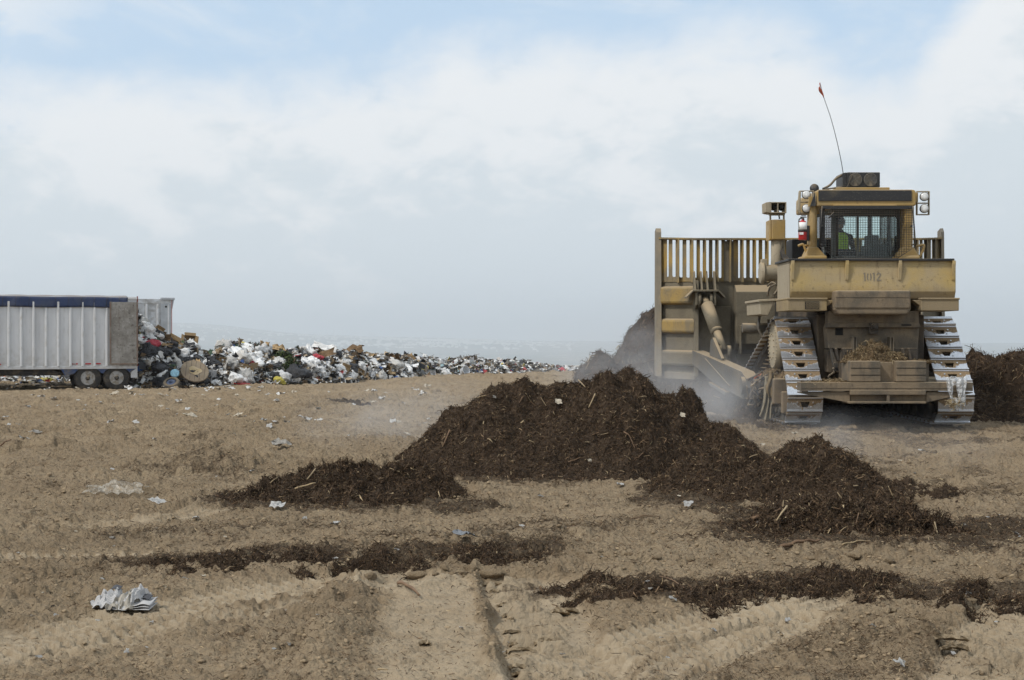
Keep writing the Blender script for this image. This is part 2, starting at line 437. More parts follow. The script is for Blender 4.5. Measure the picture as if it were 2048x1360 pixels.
def ground_fields(X, Y, detail=True):
    X = np.asarray(X, float); Y = np.asarray(Y, float)
    r = np.hypot(X, Y)
    drop = np.where(Y > 0, smooth(26, 58, Y), 0)
    h = -.72*drop
    near = 1-smooth(96, 112, r)
    flat = np.exp(-(((X-DOZX)/3.0)**4+((Y-26.4)/4.0)**4)); flat = np.maximum(flat, np.exp(-(((X+22)/9)**4+((Y-62)/6)**4)))
    und = .13*fbm2(X/6.0, Y/6.0, 3, 5)+.075*fbm2(X/1.5, Y/1.5, 3, 9)+.085*fbm2(X/3.2, Y/.95, 3, 15)*np.clip((Y-9)/6,0,1)
    h = h + und*near*(1-.92*flat)*(.30+.70*smooth(9.5,17,np.abs(Y)))
    h = h + 1.15*np.exp(-(((X-15.6)/3.4)**2+((Y-47)/3.5)**2))
    mulch = np.zeros_like(X); comp = np.zeros_like(X)
    if detail:
        n1 = fbm2(X/.35, Y/.35, 4, 31); n0 = fbm2(X/1.2, Y/1.2, 3, 41)
        for pts, hw, dep, cm in TYRE:
            lo = pts.min(0)-1.2; hi = pts.max(0)+1.2
            m = (X>lo[0])&(X<hi[0])&(Y>lo[1])&(Y<hi[1])
            if not m.any(): continue
            d, s, al = polydist(X[m], Y[m], pts)
            d = d+.06*n0[m]*hw/.3
            k = 1-smooth(hw*.75, hw*1.15, d)
            comp[m] = np.maximum(comp[m], k*cm)
            berm = np.exp(-((d-hw*1.25)/(.22*hw+.03))**2)*dep*.7*(.7+.5*n1[m])
            comp[m] *= 1-.45*k*np.clip(.5+1.2*noise2(s*20,al*1.1,61),0,1); h[m] += .007*noise2(s*26,al*1.3,62)*k
            tread = .013*np.sign(np.sin(al*2*np.pi/.085+np.abs(s)*16))*k*smooth(.015,.03,np.abs(np.abs(s)-hw*.4))*(n0[m]>-.45)
            h[m] += -dep*k*cm + berm*cm + tread*cm*(Y[m] < 14) - .012*k*np.exp(-((np.abs(s)-hw*.45)/.03)**2)*cm
        # crawler imprint: a step down to its right with bars pressed across it
        m = (Y < 10.4)&(Y > 4.5)&(X > -2)&(X < 1.6)
        if m.any():
            d, s, al = polydist(X[m], Y[m], RIDGE)
            on = smooth(-.03,.10,al)*1.0
            jag = .05*n1[m]+.05*n0[m]
            q = -s+jag if False else (np.where(s>0,d,-d)+jag)
            step = smooth(-.05,.03,q); fade = 1-smooth(.55,.72,q)
            bar = np.abs(((al+.05*n0[m])/.215) % 1-.5); bars = np.exp(-((bar-.5)/.09)**2)*smooth(.02,.08,q)*(1-smooth(.38,.5,q+.12*n0[m]))
            lip = np.exp(-((q+.07+.05*n0[m])/.09)**2)*.018*(.6+.8*n1[m])
            h[m] += on*(lip - .075*step*fade + .06*bars*(.35+.65*(fbm2(X[m]/.3,Y[m]/.1,2,77)>-.15)))
            lft = (1-smooth(-.62,-.72,-np.abs(q)))*0
            pan = smooth(.05,.10,-q)*(1-smooth(.55,.75,-q))
            comp[m] = np.maximum(comp[m], .65*pan*on)
            h[m] += -.02*pan*on + on*.05*np.exp(-((q+.85+.08*n0[m])/.11)**2)
            comp[m] = np.maximum(comp[m], .7*step*fade*on)
        # block-tread wheel imprint in the near corner
        m = (Y < 9.2)&(X > 1.4)&(X < 4.2)
        if m.any():
            d, s, al = polydist(X[m], Y[m], PL((2060,1215),(2010,1290),(1960,1385)))
            k = 1-smooth(.24,.30,d); 
            lug = np.sign(np.sin(al*2*np.pi/.075+np.abs(s)*10))*.013*k*(np.abs(np.sin(s*26))>.3)
            h[m] += -.03*k+lug+.05*np.exp(-((d-.36)/.08)**2)*(.8+.5*n1[m]); comp[m] = np.maximum(comp[m], .7*k)
            d2, s2, al2 = polydist(X[m], Y[m], PL((1780,1235),(1900,1300),(1960,1330)))
            k2 = 1-smooth(.2,.34,d2)
            h[m] += k2*.035*np.sin(al2*2*np.pi/.17)*(n0[m]>-.35)
        for pts, hw, up, st in MUL:
            lo = pts.min(0)-2.0; hi = pts.max(0)+2.0
            m = (X>lo[0])&(X<hi[0])&(Y>lo[1])&(Y<hi[1])
            if not m.any(): continue
            d, s, al = polydist(X[m], Y[m], pts)
            wgt = (1-smooth(hw*.3, hw*1.5, d+.5*hw*n1[m]+.5*hw*n0[m]))*st
            mulch[m] = np.maximum(mulch[m], wgt)
            h[m] += up*wgt*(.8+.6*n0[m])
        comp = np.maximum(comp, .30*(1-smooth(8.6,10.6,Y+.5*n0))*np.where(Y>0,1,0)*np.clip(.8+.8*n0,0,1))
        spk = smooth(.30,.8,fbm2(X/.9,Y/.9,4,55)+.45*smooth(-1,4,X)-.25+.1*smooth(8,14,Y))*.55
        spk = np.maximum(spk, smooth(.42,.9,fbm2(X/.22,Y/.22,3,58))*.5)
        mulch = np.maximum(mulch, spk*near*(1-comp))
        rough = (1-.86*comp)*near
        lumpy = smooth(-.5,.5, fbm2(X/2.2,Y/2.2,3,71))
        nearf = 1-smooth(30,60,r)
        far_ = smooth(11,17,Y)
        h = h + rough*far_*(.11*lumps(X+.2*n1,Y+.2*n1,.95,203,.55)*lumpy + .055*lumps(X+.1*n1,Y+.1*n1,.5,213,.6)*(.4+.6*lumpy))
        h = h + rough*(.055*lumps(X+.05*n1,Y+.05*n1,.42,3,.35)*lumpy + .050*lumps(X+.03*n1,Y+.02*n1,.20,13,.5)*(.35+.65*lumpy) + .032*lumps(X+.012*n1,Y,.095,23,.7) + .016*lumps(X,Y,.048,27,.7)*nearf
                       + .016*fbm2(X/.16,Y/.13,4,81,.5) + .028*n1*lumpy)
        fade = smooth(14,40,Y)
        h = h + fade*near*.05*fbm2(X/.8,Y/1.1,3,91)*(1-.7*flat)
    c = smooth(104, 700, r)
    h = h*(1-smooth(104,160,r)) - 150*c
    return h, mulch, comp

def gh(x, y):
    a, b = np.atleast_1d(np.asarray(x,float)), np.atleast_1d(np.asarray(y,float))
    return ground_fields(a, b)[0]
def G(px, py, dz=0):
    X, Y = G0(px, py)
    for _ in range(5):
        z = float(gh(X, Y)[0]); Y = .5*Y+.5*(CH-z)*F/(py-HZ); X = (px-1024)/F*Y
    return Vector((X, Y, float(gh(X,Y)[0])+dz))

def rings():
    r = [.6,1.5,2.6,3.6,4.4,5.0,5.4,5.7]
    while r[-1] < 112: r.append(r[-1]+min(max(.62*r[-1]**2/(1422*CH), .008), .06 if r[-1] < 32 else .12 if r[-1] < 62 else .30))
    while r[-1] < 30000: r.append(r[-1]*1.09+1)
    return np.array(r)
rr = rings()
fine = np.linspace(R(-21.5), R(21.5), 1180)
ang = np.concatenate([np.linspace(R(-180), R(-22), 60), fine, np.linspace(R(22), R(180), 60)])
A, RR = np.meshgrid(ang, rr)
GX = np.sin(A)*RR; GY = np.cos(A)*RR
gz, gm, gc = ground_fields(GX.ravel(), GY.ravel())
V = np.stack([GX.ravel(), GY.ravel(), gz], 1)
nr, na = GX.shape
ii = np.arange((nr-1)*na).reshape(nr-1, na)[:, :-1].ravel()
Q = np.stack([ii, ii+na, ii+na+1, ii+1], 1)[:, ::-1]
gcol = np.stack([gm, gc, smooth(105, 400, RR.ravel())], 1)

t = NT('soil'); a = t.n('Attribute'); a.attribute_name = 'col'; c = t.obj()
s3 = t.n('SeparateColor'); t.t.links.new(a.outputs['Color'], s3.inputs[0])
n1 = t.noise(c, .55, 6, .6); n2 = t.noise(c, 5, 6, .65); n3 = t.noise(c, 38, 5, .7); n4 = t.noise(c, 140, 3, .6)
n0 = t.noise(t.vmul(c,(.5,1,1)), 1.4, 5, .6)
soil = t.mix(t.rng(t.math('ADD', t.math('MULTIPLY', n1, .5), t.math('MULTIPLY', n0, .5)), .40, .60), (.305,.229,.145), (.370,.283,.183))
soil = t.mix(t.math('MULTIPLY', t.rng(n2, .48, .68), .8), soil, (.225,.163,.100))
soil = t.mix(t.math('MULTIPLY', t.rng(n3, .54, .68), .75), soil, (.140,.099,.062))
soil = t.mix(t.math('MULTIPLY', t.rng(n4, .6, .72), .5), soil, (.34,.275,.19))
packed = t.mix(t.rng(n2, .35, .7), (.365,.300,.213), (.318,.253,.170))
col = t.mix(t.rng(t.math('ADD', s3.outputs[1], t.math('MULTIPLY', t.math('SUBTRACT', n3, .5), .7)), .22, .95, 0, .80), soil, packed)
mk = t.math('ADD', s3.outputs[0], t.math('MULTIPLY', t.math('SUBTRACT', n3, .5), 1.1))
mk = t.math('ADD', mk, t.math('MULTIPLY', t.math('SUBTRACT', n2, .5), .9))
mud = t.mix(t.rng(n4, .4, .65), (.038,.027,.019), (.11,.078,.050))
col = t.mix(t.rng(mk, .30, .85, 0, .88), col, mud)
farc = t.mix(t.rng(t.noise(c, .0022, 8, .7), .42, .62), (.075,.085,.055), (.21,.195,.15))
col = t.mix(s3.outputs[2], col, farc)
dis = t.n('VectorMath', operation='ADD'); t.t.links.new(t.vmul(t.n('TexNoise', Scale=11.0, Detail=3.0).outputs['Color'], (.10,.10,.10)), dis.inputs[0]); t.t.links.new(c, dis.inputs[1])
def vor(scale):
    nd = t.n('TexVoronoi', feature='F1'); nd.inputs['Scale'].default_value = scale; t.t.links.new(dis.outputs[0], nd.inputs['Vector']); return nd.outputs['Distance']
vv = t.math('ADD', t.math('MULTIPLY', vor(13), -.9), t.math('MULTIPLY', vor(36), -.5))
hgt = t.math('ADD', t.math('ADD', t.math('MULTIPLY', n3, .8), t.math('MULTIPLY', n4, .35)), vv)
nb = t.bump(hgt, t.math('MULTIPLY', t.math('SUBTRACT', 1.0, s3.outputs[2]), t.rng(s3.outputs[1], 0, 1, 1.0, .5)), .05)
SOIL = t.out(t.bsdf(col, .95, 0.0, nb, .12))
gme = raw_mesh('ground', V, quads=Q, col=gcol, smooth_=True)
ground = link('ground', gme, SOIL); tag(ground, 'churned tan dirt of the landfill deck with wheel and crawler tracks', kind='structure')

# plates of crust lifted by the crawler bars
pm = MB(); pr = random.Random(21)
for x0, x1, yy in ((972,1006,1172),(978,1000,1186),(994,1027,1214),(1004,1030,1236),(1005,1040,1268),(1018,1040,1296),(1013,1072,1312),(1017,1050,1341),(1025,1055,1354),(1104,1156,1222),(1100,1140,1232),(838,862,1293),(964,1002,1170),(1060,1100,1262),(1775,1808,1240),(1807,1840,1260),(1826,1868,1273),(1858,1897,1284),(1880,1915,1300),(1070,1110,1290)):
    a = G(x0,yy); b = G(x1,yy); n_ = 9; dpt = pr.uniform(.05,.085); tilt = pr.uniform(.25,.5); sk = pr.uniform(-.03,.03); base = max(a.z,b.z)
    vs = []
    for lay in (0,1):
        for j in range(3):
            for i in range(n_):
                u = i/(n_-1); v = j/2; ed = 1-.55*abs(2*u-1)**3
                vs.append((a.x+(b.x-a.x)*u+pr.uniform(-.006,.006), a.y-.01+(v*dpt+sk*u)*ed+pr.uniform(-.007,.007), base+.004+(1-v)*dpt*tilt*ed-.016*lay+pr.uniform(-.004,.004)))
    fs = []
    for j in range(2):
        for i in range(n_-1):
            k = j*n_+i; fs += [(k,k+1,k+n_+1,k+n_), (27+k,27+k+n_,27+k+n_+1,27+k+1)]
    for i in range(n_-1): fs += [(i,27+i,27+i+1,i+1), (18+i,18+i+1,45+i+1,45+i)]
    for j in range(2): fs += [(j*n_,(j+1)*n_,27+(j+1)*n_,27+j*n_), (j*n_+8,27+j*n_+8,27+(j+1)*n_+8,(j+1)*n_+8)]
    pm.add(vs, fs)
CRUST = plain('crust_dirt', (.30,.235,.155), .95, 0, .25, 14, .6, .1)
po = pm.build('crust_plates', CRUST); tag(po, 'lifted plates of dirt crust left by crawler track bars', kind='structure')

# ------------------------------------------------------------------ far hills, town, haze
def ridge(a):
    px = 1024+F*np.tan(a)
    yy = np.interp(px, [-900,-200,150,340,430,520,610,720,900,1100,1500,2100,3000], [652,640,640,645,650,659,667,672,677,682,686,684,678])
    return CH+(HZ-yy)/F*15500
ra = np.linspace(R(-38), R(38), 420); rd = np.concatenate([np.linspace(7600, 15500, 90), np.linspace(15600, 18500, 12)])
A2, D2 = np.meshgrid(ra, rd)
k = smooth(8200, 15500, D2)**1.15*(1-smooth(15500, 18500, D2))
HX = np.sin(A2)*D2; HY = np.cos(A2)*D2
hz_ = -152+(ridge(A2)+150)*k + 26*fbm2(HX/1500, HY/1500, 5, 3)*smooth(7800,9500,D2)*(1-.7*smooth(13500,15500,D2)) - 160*smooth(15600,18500,D2)
hz_ = np.maximum(hz_, -152.4)
nr2, na2 = A2.shape
ii = np.arange((nr2-1)*na2).reshape(nr2-1, na2)[:, :-1].ravel()
t = NT('hill_scrub'); c = t.obj()
col = t.mix(t.rng(t.noise(c, .0016, 8, .7), .38, .64), (.06,.075,.045), (.19,.17,.12))
col = t.mix(t.math('MULTIPLY', t.rng(t.noise(t.vmul(c,(1,.25,1)), .004, 6, .7), .56, .66), .25), col, (.30,.29,.26))
HILL = t.out(t.bsdf(col, .95, 0.0, None, .1))
hills = link('hills', raw_mesh('hills', np.stack([HX.ravel(),HY.ravel(),hz_.ravel()],1), quads=np.stack([ii,ii+na2,ii+na2+1,ii+1],1)[:, ::-1], smooth_=True), HILL)
tag(hills, 'faint hazy hills sloping down to the plain beyond the trash bank', kind='structure')

def hill_z(a, d):
    j = np.searchsorted(rd, d); i = np.searchsorted(ra, a)
    return float(hz_[min(max(j,0),nr2-1), min(max(i,0),na2-1)])
m = MB()
for _ in range(900):
    px = random.choice([random.gauss(900,90), random.gauss(1010,60), random.gauss(700,140), random.uniform(350,1150), random.gauss(800,70)])
    a = math.atan((px-1024)/F); d = random.choice([random.gauss(12700,450), random.gauss(13900,350), random.uniform(11500,15200)])
    x, y = math.sin(a)*d, math.cos(a)*d; z = hill_z(a, d)
    wd = random.uniform(10, 38); hh = random.uniform(5, 16)
    m.box(x-wd/2, x+wd/2, y-10, y+10, z-8, z+hh)
town = m.build('distant_town', plain('pale_render', (.80,.78,.74), .8, 0, .1, .01)); tag(town, 'pale specks of a far-off town spread over the plain', kind='stuff')
TOWM = plain('tower_concrete', (.72,.72,.72), .8, 0, .1, .02)
for i, (px, yt, wpx, lab) in enumerate([(591,663.5,2.6,'pair of pale slabs'),(597,664,2.4,'short pale tower'),(613.5,666,2.6,'small pale block'),(632,667,5.2,'wide low pale block'),(639,667,3.5,'low pale block beside the wide one'),
        (655,662,2.4,'grey tower faint in the haze'),(667,661,2.4,'second grey tower faint in the haze'),(710,656,1.0,'needle thin chimney'),(741,664,4.2,'tallest pale twin tower'),(748,666,4.0,'shorter pale twin tower')]):
    a = math.atan((px-1024)/F); d = 14700; x, y = math.sin(a)*d, math.cos(a)*d; z = hill_z(a, d)
    wd = wpx/F*d; zt = CH+(HZ-yt)/F*d
    b = MB().box(-wd/2, wd/2, -wd/3, wd/3, -25, (zt-z)*.93).box(-wd/4, wd/4, -wd/5, wd/5, (zt-z)*.93, zt-z)
    o = b.build('tower_block' if i != 7 else 'chimney', TOWM); o.location = (x, y, z)
    tag(o, lab+' on the hazy skyline beyond the trash bank', 'tower' if i != 7 else 'chimney', 'towers on the far skyline')

t = NT('haze_air'); pv = t.n('VolumePrincipled'); pv.inputs['Color'].default_value = (.90,.945,1.0,1); pv.inputs['Density'].default_value = 1.6e-4
pv.inputs['Anisotropy'].default_value = .2
HAZE = t.out(None, pv.outputs[0])
hz = MB().box(-31500, 31500, -31500, 31500, -153.5, 330).build('haze', HAZE)
tag(hz, 'pale blue haze that veils the far plain and hills', kind='stuff')
# ------------------------------------------------------------------ mulch heaps
MULCH = vcol('mulch', .92, .6, 55, .45, .15, .03)
PAL = np.array([(.034,.023,.015),(.052,.034,.021),(.072,.046,.028),(.100,.063,.036),(.135,.090,.053),(.19,.135,.08),(.34,.26,.155)])
PALP = np.array([.20,.24,.22,.17,.10,.05,.02])

def strands(P, N, rng, L=(.03,.11), W=(.003,.008), lift=.35, pal=PAL, palp=PALP):
    n = len(P)
    T = rng.normal(size=(n,3)); T -= N*np.sum(T*N,1)[:,None]; T /= np.linalg.norm(T,axis=1)[:,None]+1e-9
    D = T + N*rng.uniform(-.05, lift, n)[:,None]; D /= np.linalg.norm(D,axis=1)[:,None]
    ln = rng.uniform(*L, n)[:,None]*rng.choice([.6,1,1,1.5],n)[:,None]; wd = rng.uniform(*W, n)[:,None]
    S = np.cross(D, rng.normal(size=(n,3))); S /= np.linalg.norm(S,axis=1)[:,None]+1e-9
    bend = rng.normal(size=(n,3))*ln*.18 + N*ln*.08
    p0 = P - N*.008; p1 = P + D*ln*.5 + bend; p2 = P + D*ln + bend*.4 - np.array([0,0,1])*ln*.12
    V = np.concatenate([p0-S*wd*.5, p0+S*wd*.5, p1-S*wd*.5, p1+S*wd*.5, p2-S*wd*.15, p2+S*wd*.15])
    i = np.arange(n)
    Q = np.concatenate([np.stack([i,i+n,i+3*n,i+2*n],1), np.stack([i+2*n,i+3*n,i+5*n,i+4*n],1)])
    c = pal[rng.choice(len(pal), n, p=palp)]*rng.uniform(.75,1.3,(n,1))
    return V, Q, np.tile(c,(6,1))

def mound(name, bumps, cell, nstr, seed, base=None, L=(.015,.07), W=(.0035,.009), rough=1.0, pal=PAL, palp=PALP, mat=MULCH, tint=(.050,.034,.022), cut=.012, lift=.22, gap=0):
    """bumps: (x, y, top above local ground, rx, ry, power); returns one mesh object with its fibres"""
    rng = np.random.default_rng(seed)
    B = np.array([b[:5] for b in bumps])
    x0, x1 = (B[:,0]-B[:,3]*1.35).min(), (B[:,0]+B[:,3]*1.35).max(); y0, y1 = (B[:,1]-B[:,4]*1.35).min(), (B[:,1]+B[:,4]*1.35).max()
    nx, ny = int((x1-x0)/cell)+2, int((y1-y0)/cell)+2
    X, Y = np.meshgrid(np.linspace(x0,x1,nx), np.linspace(y0,y1,ny)); X = X.ravel(); Y = Y.ravel()
    sz = B[:,2].max()
    wx = X + sz*.16*rough*fbm2(X/(.7*sz+.1),Y/(.7*sz+.1),4,seed); wy = Y + sz*.16*rough*fbm2(X/(.7*sz+.1)+40,Y/(.7*sz+.1),4,seed+5)
    H = np.zeros_like(X)
    for (bx,by,bz,rx,ry,pw) in bumps:
        d = np.hypot((wx-bx)/rx, (wy-by)/ry)
        s = np.clip(1-d, 0, None)
        sh = 1-(1-np.clip(s,0,1))**pw
        H = H + (bz*sh)**6
    H = H**(1/6)
    if gap: H = H*np.clip(.55+1.35*gap*fbm2(X/.34,Y/.26,4,seed+61),0,1.25)
    # keep the crest where it was asked for
    amp = np.clip(H/(.35*sz),0,1)
    det = .20*sz*fbm2(X/(.55*sz+.08),Y/(.55*sz+.08),3,seed+11)*.55 + .10*min(sz,1)*rough*lumps(X+.05*fbm2(X/.2,Y/.2,3,seed),Y,.55,seed+7,.8) + .065*rough*lumps(X,Y,.24,seed+2,.7) + .06*rough*fbm2(X/.13,Y/.13,4,seed+21) + .03*rough*lumps(X+.03*fbm2(X/.1,Y/.1,2,seed+3),Y,.11,seed+4,.7) + .02*rough*fbm2(X/.045,Y/.045,2,seed+31)
    Z0 = ground_fields(X,Y)[0] if base is None else np.full_like(X, base)
    Hf = H*1.0 + det*amp
    Z = Z0 - .03 + Hf
    keep = H > cut
    # overhang and crumble
    X2 = X + amp*rough*.035*fbm2(X/.09,Z/.09,3,seed+41); Y2 = Y + amp*rough*.035*fbm2(Y/.09+9,Z/.09,3,seed+43)
    V = np.stack([X2,Y2,Z],1)
    idx = np.arange(nx*ny).reshape(ny,nx); a = idx[:-1,:-1].ravel(); q = np.stack([a,a+1,a+1+nx,a+nx],1)
    q = q[keep[q].sum(1) >= 3]
    v = V.reshape(ny,nx,3); du = np.gradient(v,axis=1); dv = np.gradient(v,axis=0); N = np.cross(du,dv).reshape(-1,3); N /= np.linalg.norm(N,axis=1)[:,None]+1e-9
    cn = fbm2(X/.3,Y/.3,4,seed+51)[:,None]
    col = np.array(tint)*(1+.35*cn)*rng.uniform(.75,1.25,(len(X),1))
    # strands by face, weighted by slope area
    ctr = q[:,0]; area = np.linalg.norm(np.cross(V[q[:,1]]-V[q[:,0]], V[q[:,3]]-V[q[:,0]]),axis=1)
    pick = rng.choice(len(q), nstr, p=area/area.sum())
    uv = rng.uniform(0,1,(nstr,2)); f = q[pick]
    P = V[f[:,0]]*(1-uv[:,:1])*(1-uv[:,1:])+V[f[:,1]]*uv[:,:1]*(1-uv[:,1:])+V[f[:,2]]*uv[:,:1]*uv[:,1:]+V[f[:,3]]*(1-uv[:,:1])*uv[:,1:]
    SV, SQ, SC = strands(P, N[f[:,0]], rng, L, W, lift, pal, palp)
    f2 = q[rng.choice(len(q), max(nstr//14,10), p=area/area.sum())]; S2 = strands(V[f2[:,0]], N[f2[:,0]], rng, (L[0]*1.5,L[1]*1.2), (W[0]*2,W[1]*1.7), lift*.6, pal, palp)
    SQ = np.concatenate([SQ, S2[1]+len(SV)]); SV = np.concatenate([SV, S2[0]]); SC = np.concatenate([SC, S2[2]*rng.uniform(.8,1.8,(len(S2[2]),1))])
    used = np.unique(q); re = -np.ones(len(V),int); re[used] = np.arange(len(used))
    cx, cy = np.average(B[:,0],weights=B[:,2]), np.average(B[:,1],weights=B[:,2]); cz = float(Z0.mean())
    VV = np.concatenate([V[used], SV])-np.array([cx,cy,cz]); QQ = np.concatenate([re[q], SQ+len(used)]); CC = np.concatenate([col[used], SC])
    sm = np.concatenate([np.ones(len(q),bool), np.zeros(len(SQ),bool)])
    o = link(name, raw_mesh(name, VV, quads=QQ, col=CC, smooth_=sm), mat); o.location = (cx,cy,cz)
    SURF[o.name] = (V[used], N[used])
    return o
SURF = {}

def bp(px, py, Y, rx, ry, pw=2.0):
    """a bump whose top shows at photo pixel (px, py) when it stands Y metres away"""
    X = (px-1024)/F*Y; z = CH-(py-HZ)/F*Y - float(gh(X,Y)[0])
    return (X, Y, max(z,.03), rx, ry, pw)

pile_main = mound('mulch_pile', [bp(1050,760,17.2,1.65,1.8,1.25), bp(1222,748,17.2,1.25,1.7,1.65), bp(1150,800,16.8,1.6,1.5,1.6), bp(960,806,17.2,.95,1.15,1.2), bp(1278,796,17.1,.85,1.3,1.4), bp(1335,862,16.8,.85,1.1,1.6), bp(1045,880,16.5,.8,.62,1.6), bp(1200,890,16.2,1.3,.7,1.6),
    bp(1430,880,16.6,.8,.9,1.6), bp(905,866,17.2,.50,.55,1.2)], .022, 90000, 3, rough=.6)
tag(pile_main, 'biggest dark brown mulch heap in front of the bulldozer blade', 'mulch heap', 'dark mulch heaps')
pile_b = mound('mulch_pile', [bp(1615,876,14.2,.68,.9,1.55), bp(1665,930,13.8,.75,.9,1.4), bp(1650,985,12.7,.6,.7,1.4), bp(1600,1000,12.5,.5,.6,1.4), bp(1560,930,14.0,.8,.8,1.6), bp(1470,905,14.8,.85,.8,1.7), bp(1400,930,14.6,.55,.6,1.6), bp(1700,962,13.6,.62,.7,1.3)], .018, 46000, 23, rough=.75)
tag(pile_b, 'peaked mulch heap behind the bulldozer, steaming on one flank', 'mulch heap', 'dark mulch heaps')
pile_c = mound('mulch_pile', [bp(1700,1008,11.7,.8,.62,1.7), bp(1600,1028,11.6,.6,.5,1.6), bp(1800,1028,11.6,.55,.5,1.6), bp(1860,1052,11.4,.4,.36,1.5), bp(1560,1062,11.3,.45,.35,1.5)], .015, 36000, 33)
tag(pile_c, 'low spread mulch heap nearest the camera, in front of the peaked heap', 'mulch heap', 'dark mulch heaps')
pile_d = mound('mulch_pile', [bp(690,930,14.2,.72,.75,1.8), bp(810,930,14.1,.62,.7,1.8), bp(590,955,14.0,.62,.6,1.7), bp(885,966,13.9,.30,.34,1.6), bp(750,950,13.8,.8,.55,1.7), bp(520,978,13.9,.5,.4,1.5)], .016, 30000, 43)
tag(pile_d, 'small low mulch heap standing apart on the open tan dirt', 'mulch heap', 'dark mulch heaps')
pile_e = mound('mulch_pile', [bp(1378,785,19.4,.36,.5,2.4), bp(1350,812,19.2,.40,.5,1.8), bp(1398,822,19.0,.40,.5,1.8), bp(1432,843,18.6,.45,.5,1.8), bp(1462,860,18.0,.42,.5,1.8)], .02, 16000, 53, rough=.6)
tag(pile_e, 'rounded mulch lump between the biggest heap and the bulldozer push arm', 'mulch heap', 'dark mulch heaps')
FAR = dict(L=(.06,.2), W=(.008,.018))
pile_f = mound('mulch_pile', [bp(1330,626,34.6,.95,1.5,2.6), bp(1290,650,34.3,.85,1.5,2.2), bp(1262,690,34.0,.8,1.4,2.0), bp(1420,640,35.0,1.6,1.6,2.6), bp(1560,640,35.2,2.0,1.6,2.6)], .05, 16000, 63, **FAR)
tag(pile_f, 'tall dark mulch bank pushed up ahead of the raised blade', 'mulch heap', 'dark mulch heaps')
pile_g = mound('mulch_pile', [bp(1220,712,33.5,.8,1.2,1.5), bp(1195,724,33.2,.7,1.0,1.5), bp(1252,700,34.5,.5,1.0,2.0), bp(1280,715,32.5,.8,1.2,1.8)], .045, 9000, 73, **FAR)
tag(pile_g, 'smaller mulch heap in the steam beside the tall bank ahead of the blade', 'mulch heap', 'dark mulch heaps')
pile_h = mound('mulch_pile', [bp(1945,722,29.4,1.0,1.7,2.2), bp(1985,745,28.6,.9,1.5,2.0), bp(2035,724,28.6,.95,1.6,2.3), bp(2100,716,28.8,1.2,1.8,2.3), bp(1960,790,27.4,.75,1.0,1.8), bp(2040,790,27.2,1.0,1.3,1.8), bp(2120,780,27.5,1.2,1.5,1.8), bp(1990,832,26.4,.8,.7,1.6), bp(2090,830,26.2,1.1,.8,1.6)], .032, 26000, 83, L=(.05,.17), W=(.006,.014))
tag(pile_h, 'dark mulch bank beside the far track of the bulldozer', 'mulch heap', 'dark mulch heaps')

pile_i = mound('mulch_pile', [(4.0,29.1,.62,.9,1.0,1.8),(5.0,28.6,.55,.9,1.1,1.8),(3.3,29.6,.55,.7,.9,1.8),(6.2,28.4,.55,1.2,1.3,1.8),(7.4,28.5,.5,1.0,1.3,1.8),(4.6,27.0,.28,.55,.8,1.6)], .04, 12000, 93, L=(.05,.17), W=(.007,.015))
tag(pile_i, 'mulch heap lying under the raised blade in the steam', 'mulch heap', 'dark mulch heaps')

def strip_heap(px, w, hts, cell, n, seed, label):
    bs = []
    for i, (x, y) in enumerate(px):
        p = G(x, y); bs.append((p[0], p[1], hts[i%len(hts)]*.60, w[i%len(w)]*1.25, w[i%len(w)]*1.5, 1.2))
    o = mound('mulch_strip', bs, cell, n, seed, None, (.012,.055), (.003,.006), .5, cut=.012, gap=.85)
    tag(o, label, 'mulch strip', 'low strips of spilled mulch')
strip_heap([(350,1135),(410,1128),(470,1120),(530,1108),(590,1118),(650,1122),(720,1128),(790,1122),(860,1128),(930,1120),(985,1118),(1040,1108)], (.34,.30,.36), (.06,.09,.07,.05), .013, 16000, 203, 'low strip of spilled mulch above the smooth wheel track')
strip_heap([(955,1118),(975,1112),(990,1122)], (.13,.12), (.10,.12,.09), .010, 2500, 213, 'small fibrous mulch tuft at the end of the low strip')
strip_heap([(1105,1185),(1150,1178),(1200,1182),(1260,1188),(1320,1190),(1390,1192),(1440,1184),(1500,1190),(1560,1190),(1610,1180),(1660,1168),(1700,1168),(1740,1178),(1780,1194),(1840,1200),(1890,1198),(1940,1196),(1990,1204),(2050,1216),(2110,1222)], (.26,.24,.28), (.07,.09,.08,.11), .011, 24000, 223, 'long ragged strip of spilled mulch running across the near dirt')
strip_heap([(1650,1172),(1690,1163),(1720,1170)], (.26,.24), (.15,.19,.13), .011, 5000, 233, 'humped middle of the long mulch strip behind a crumbling dirt lump')
strip_heap([(690,815),(712,809),(730,815)], (.42,.36), (.16,.18), .03, 3500, 253, 'little dark mulch heap alone on the far dirt before the trash bank')
strip_heap([(1790,985),(1840,978),(1890,990)], (.36,.32), (.10,.12), .018, 5000, 263, 'loose mulch patch on the dirt beyond the low spread heap')

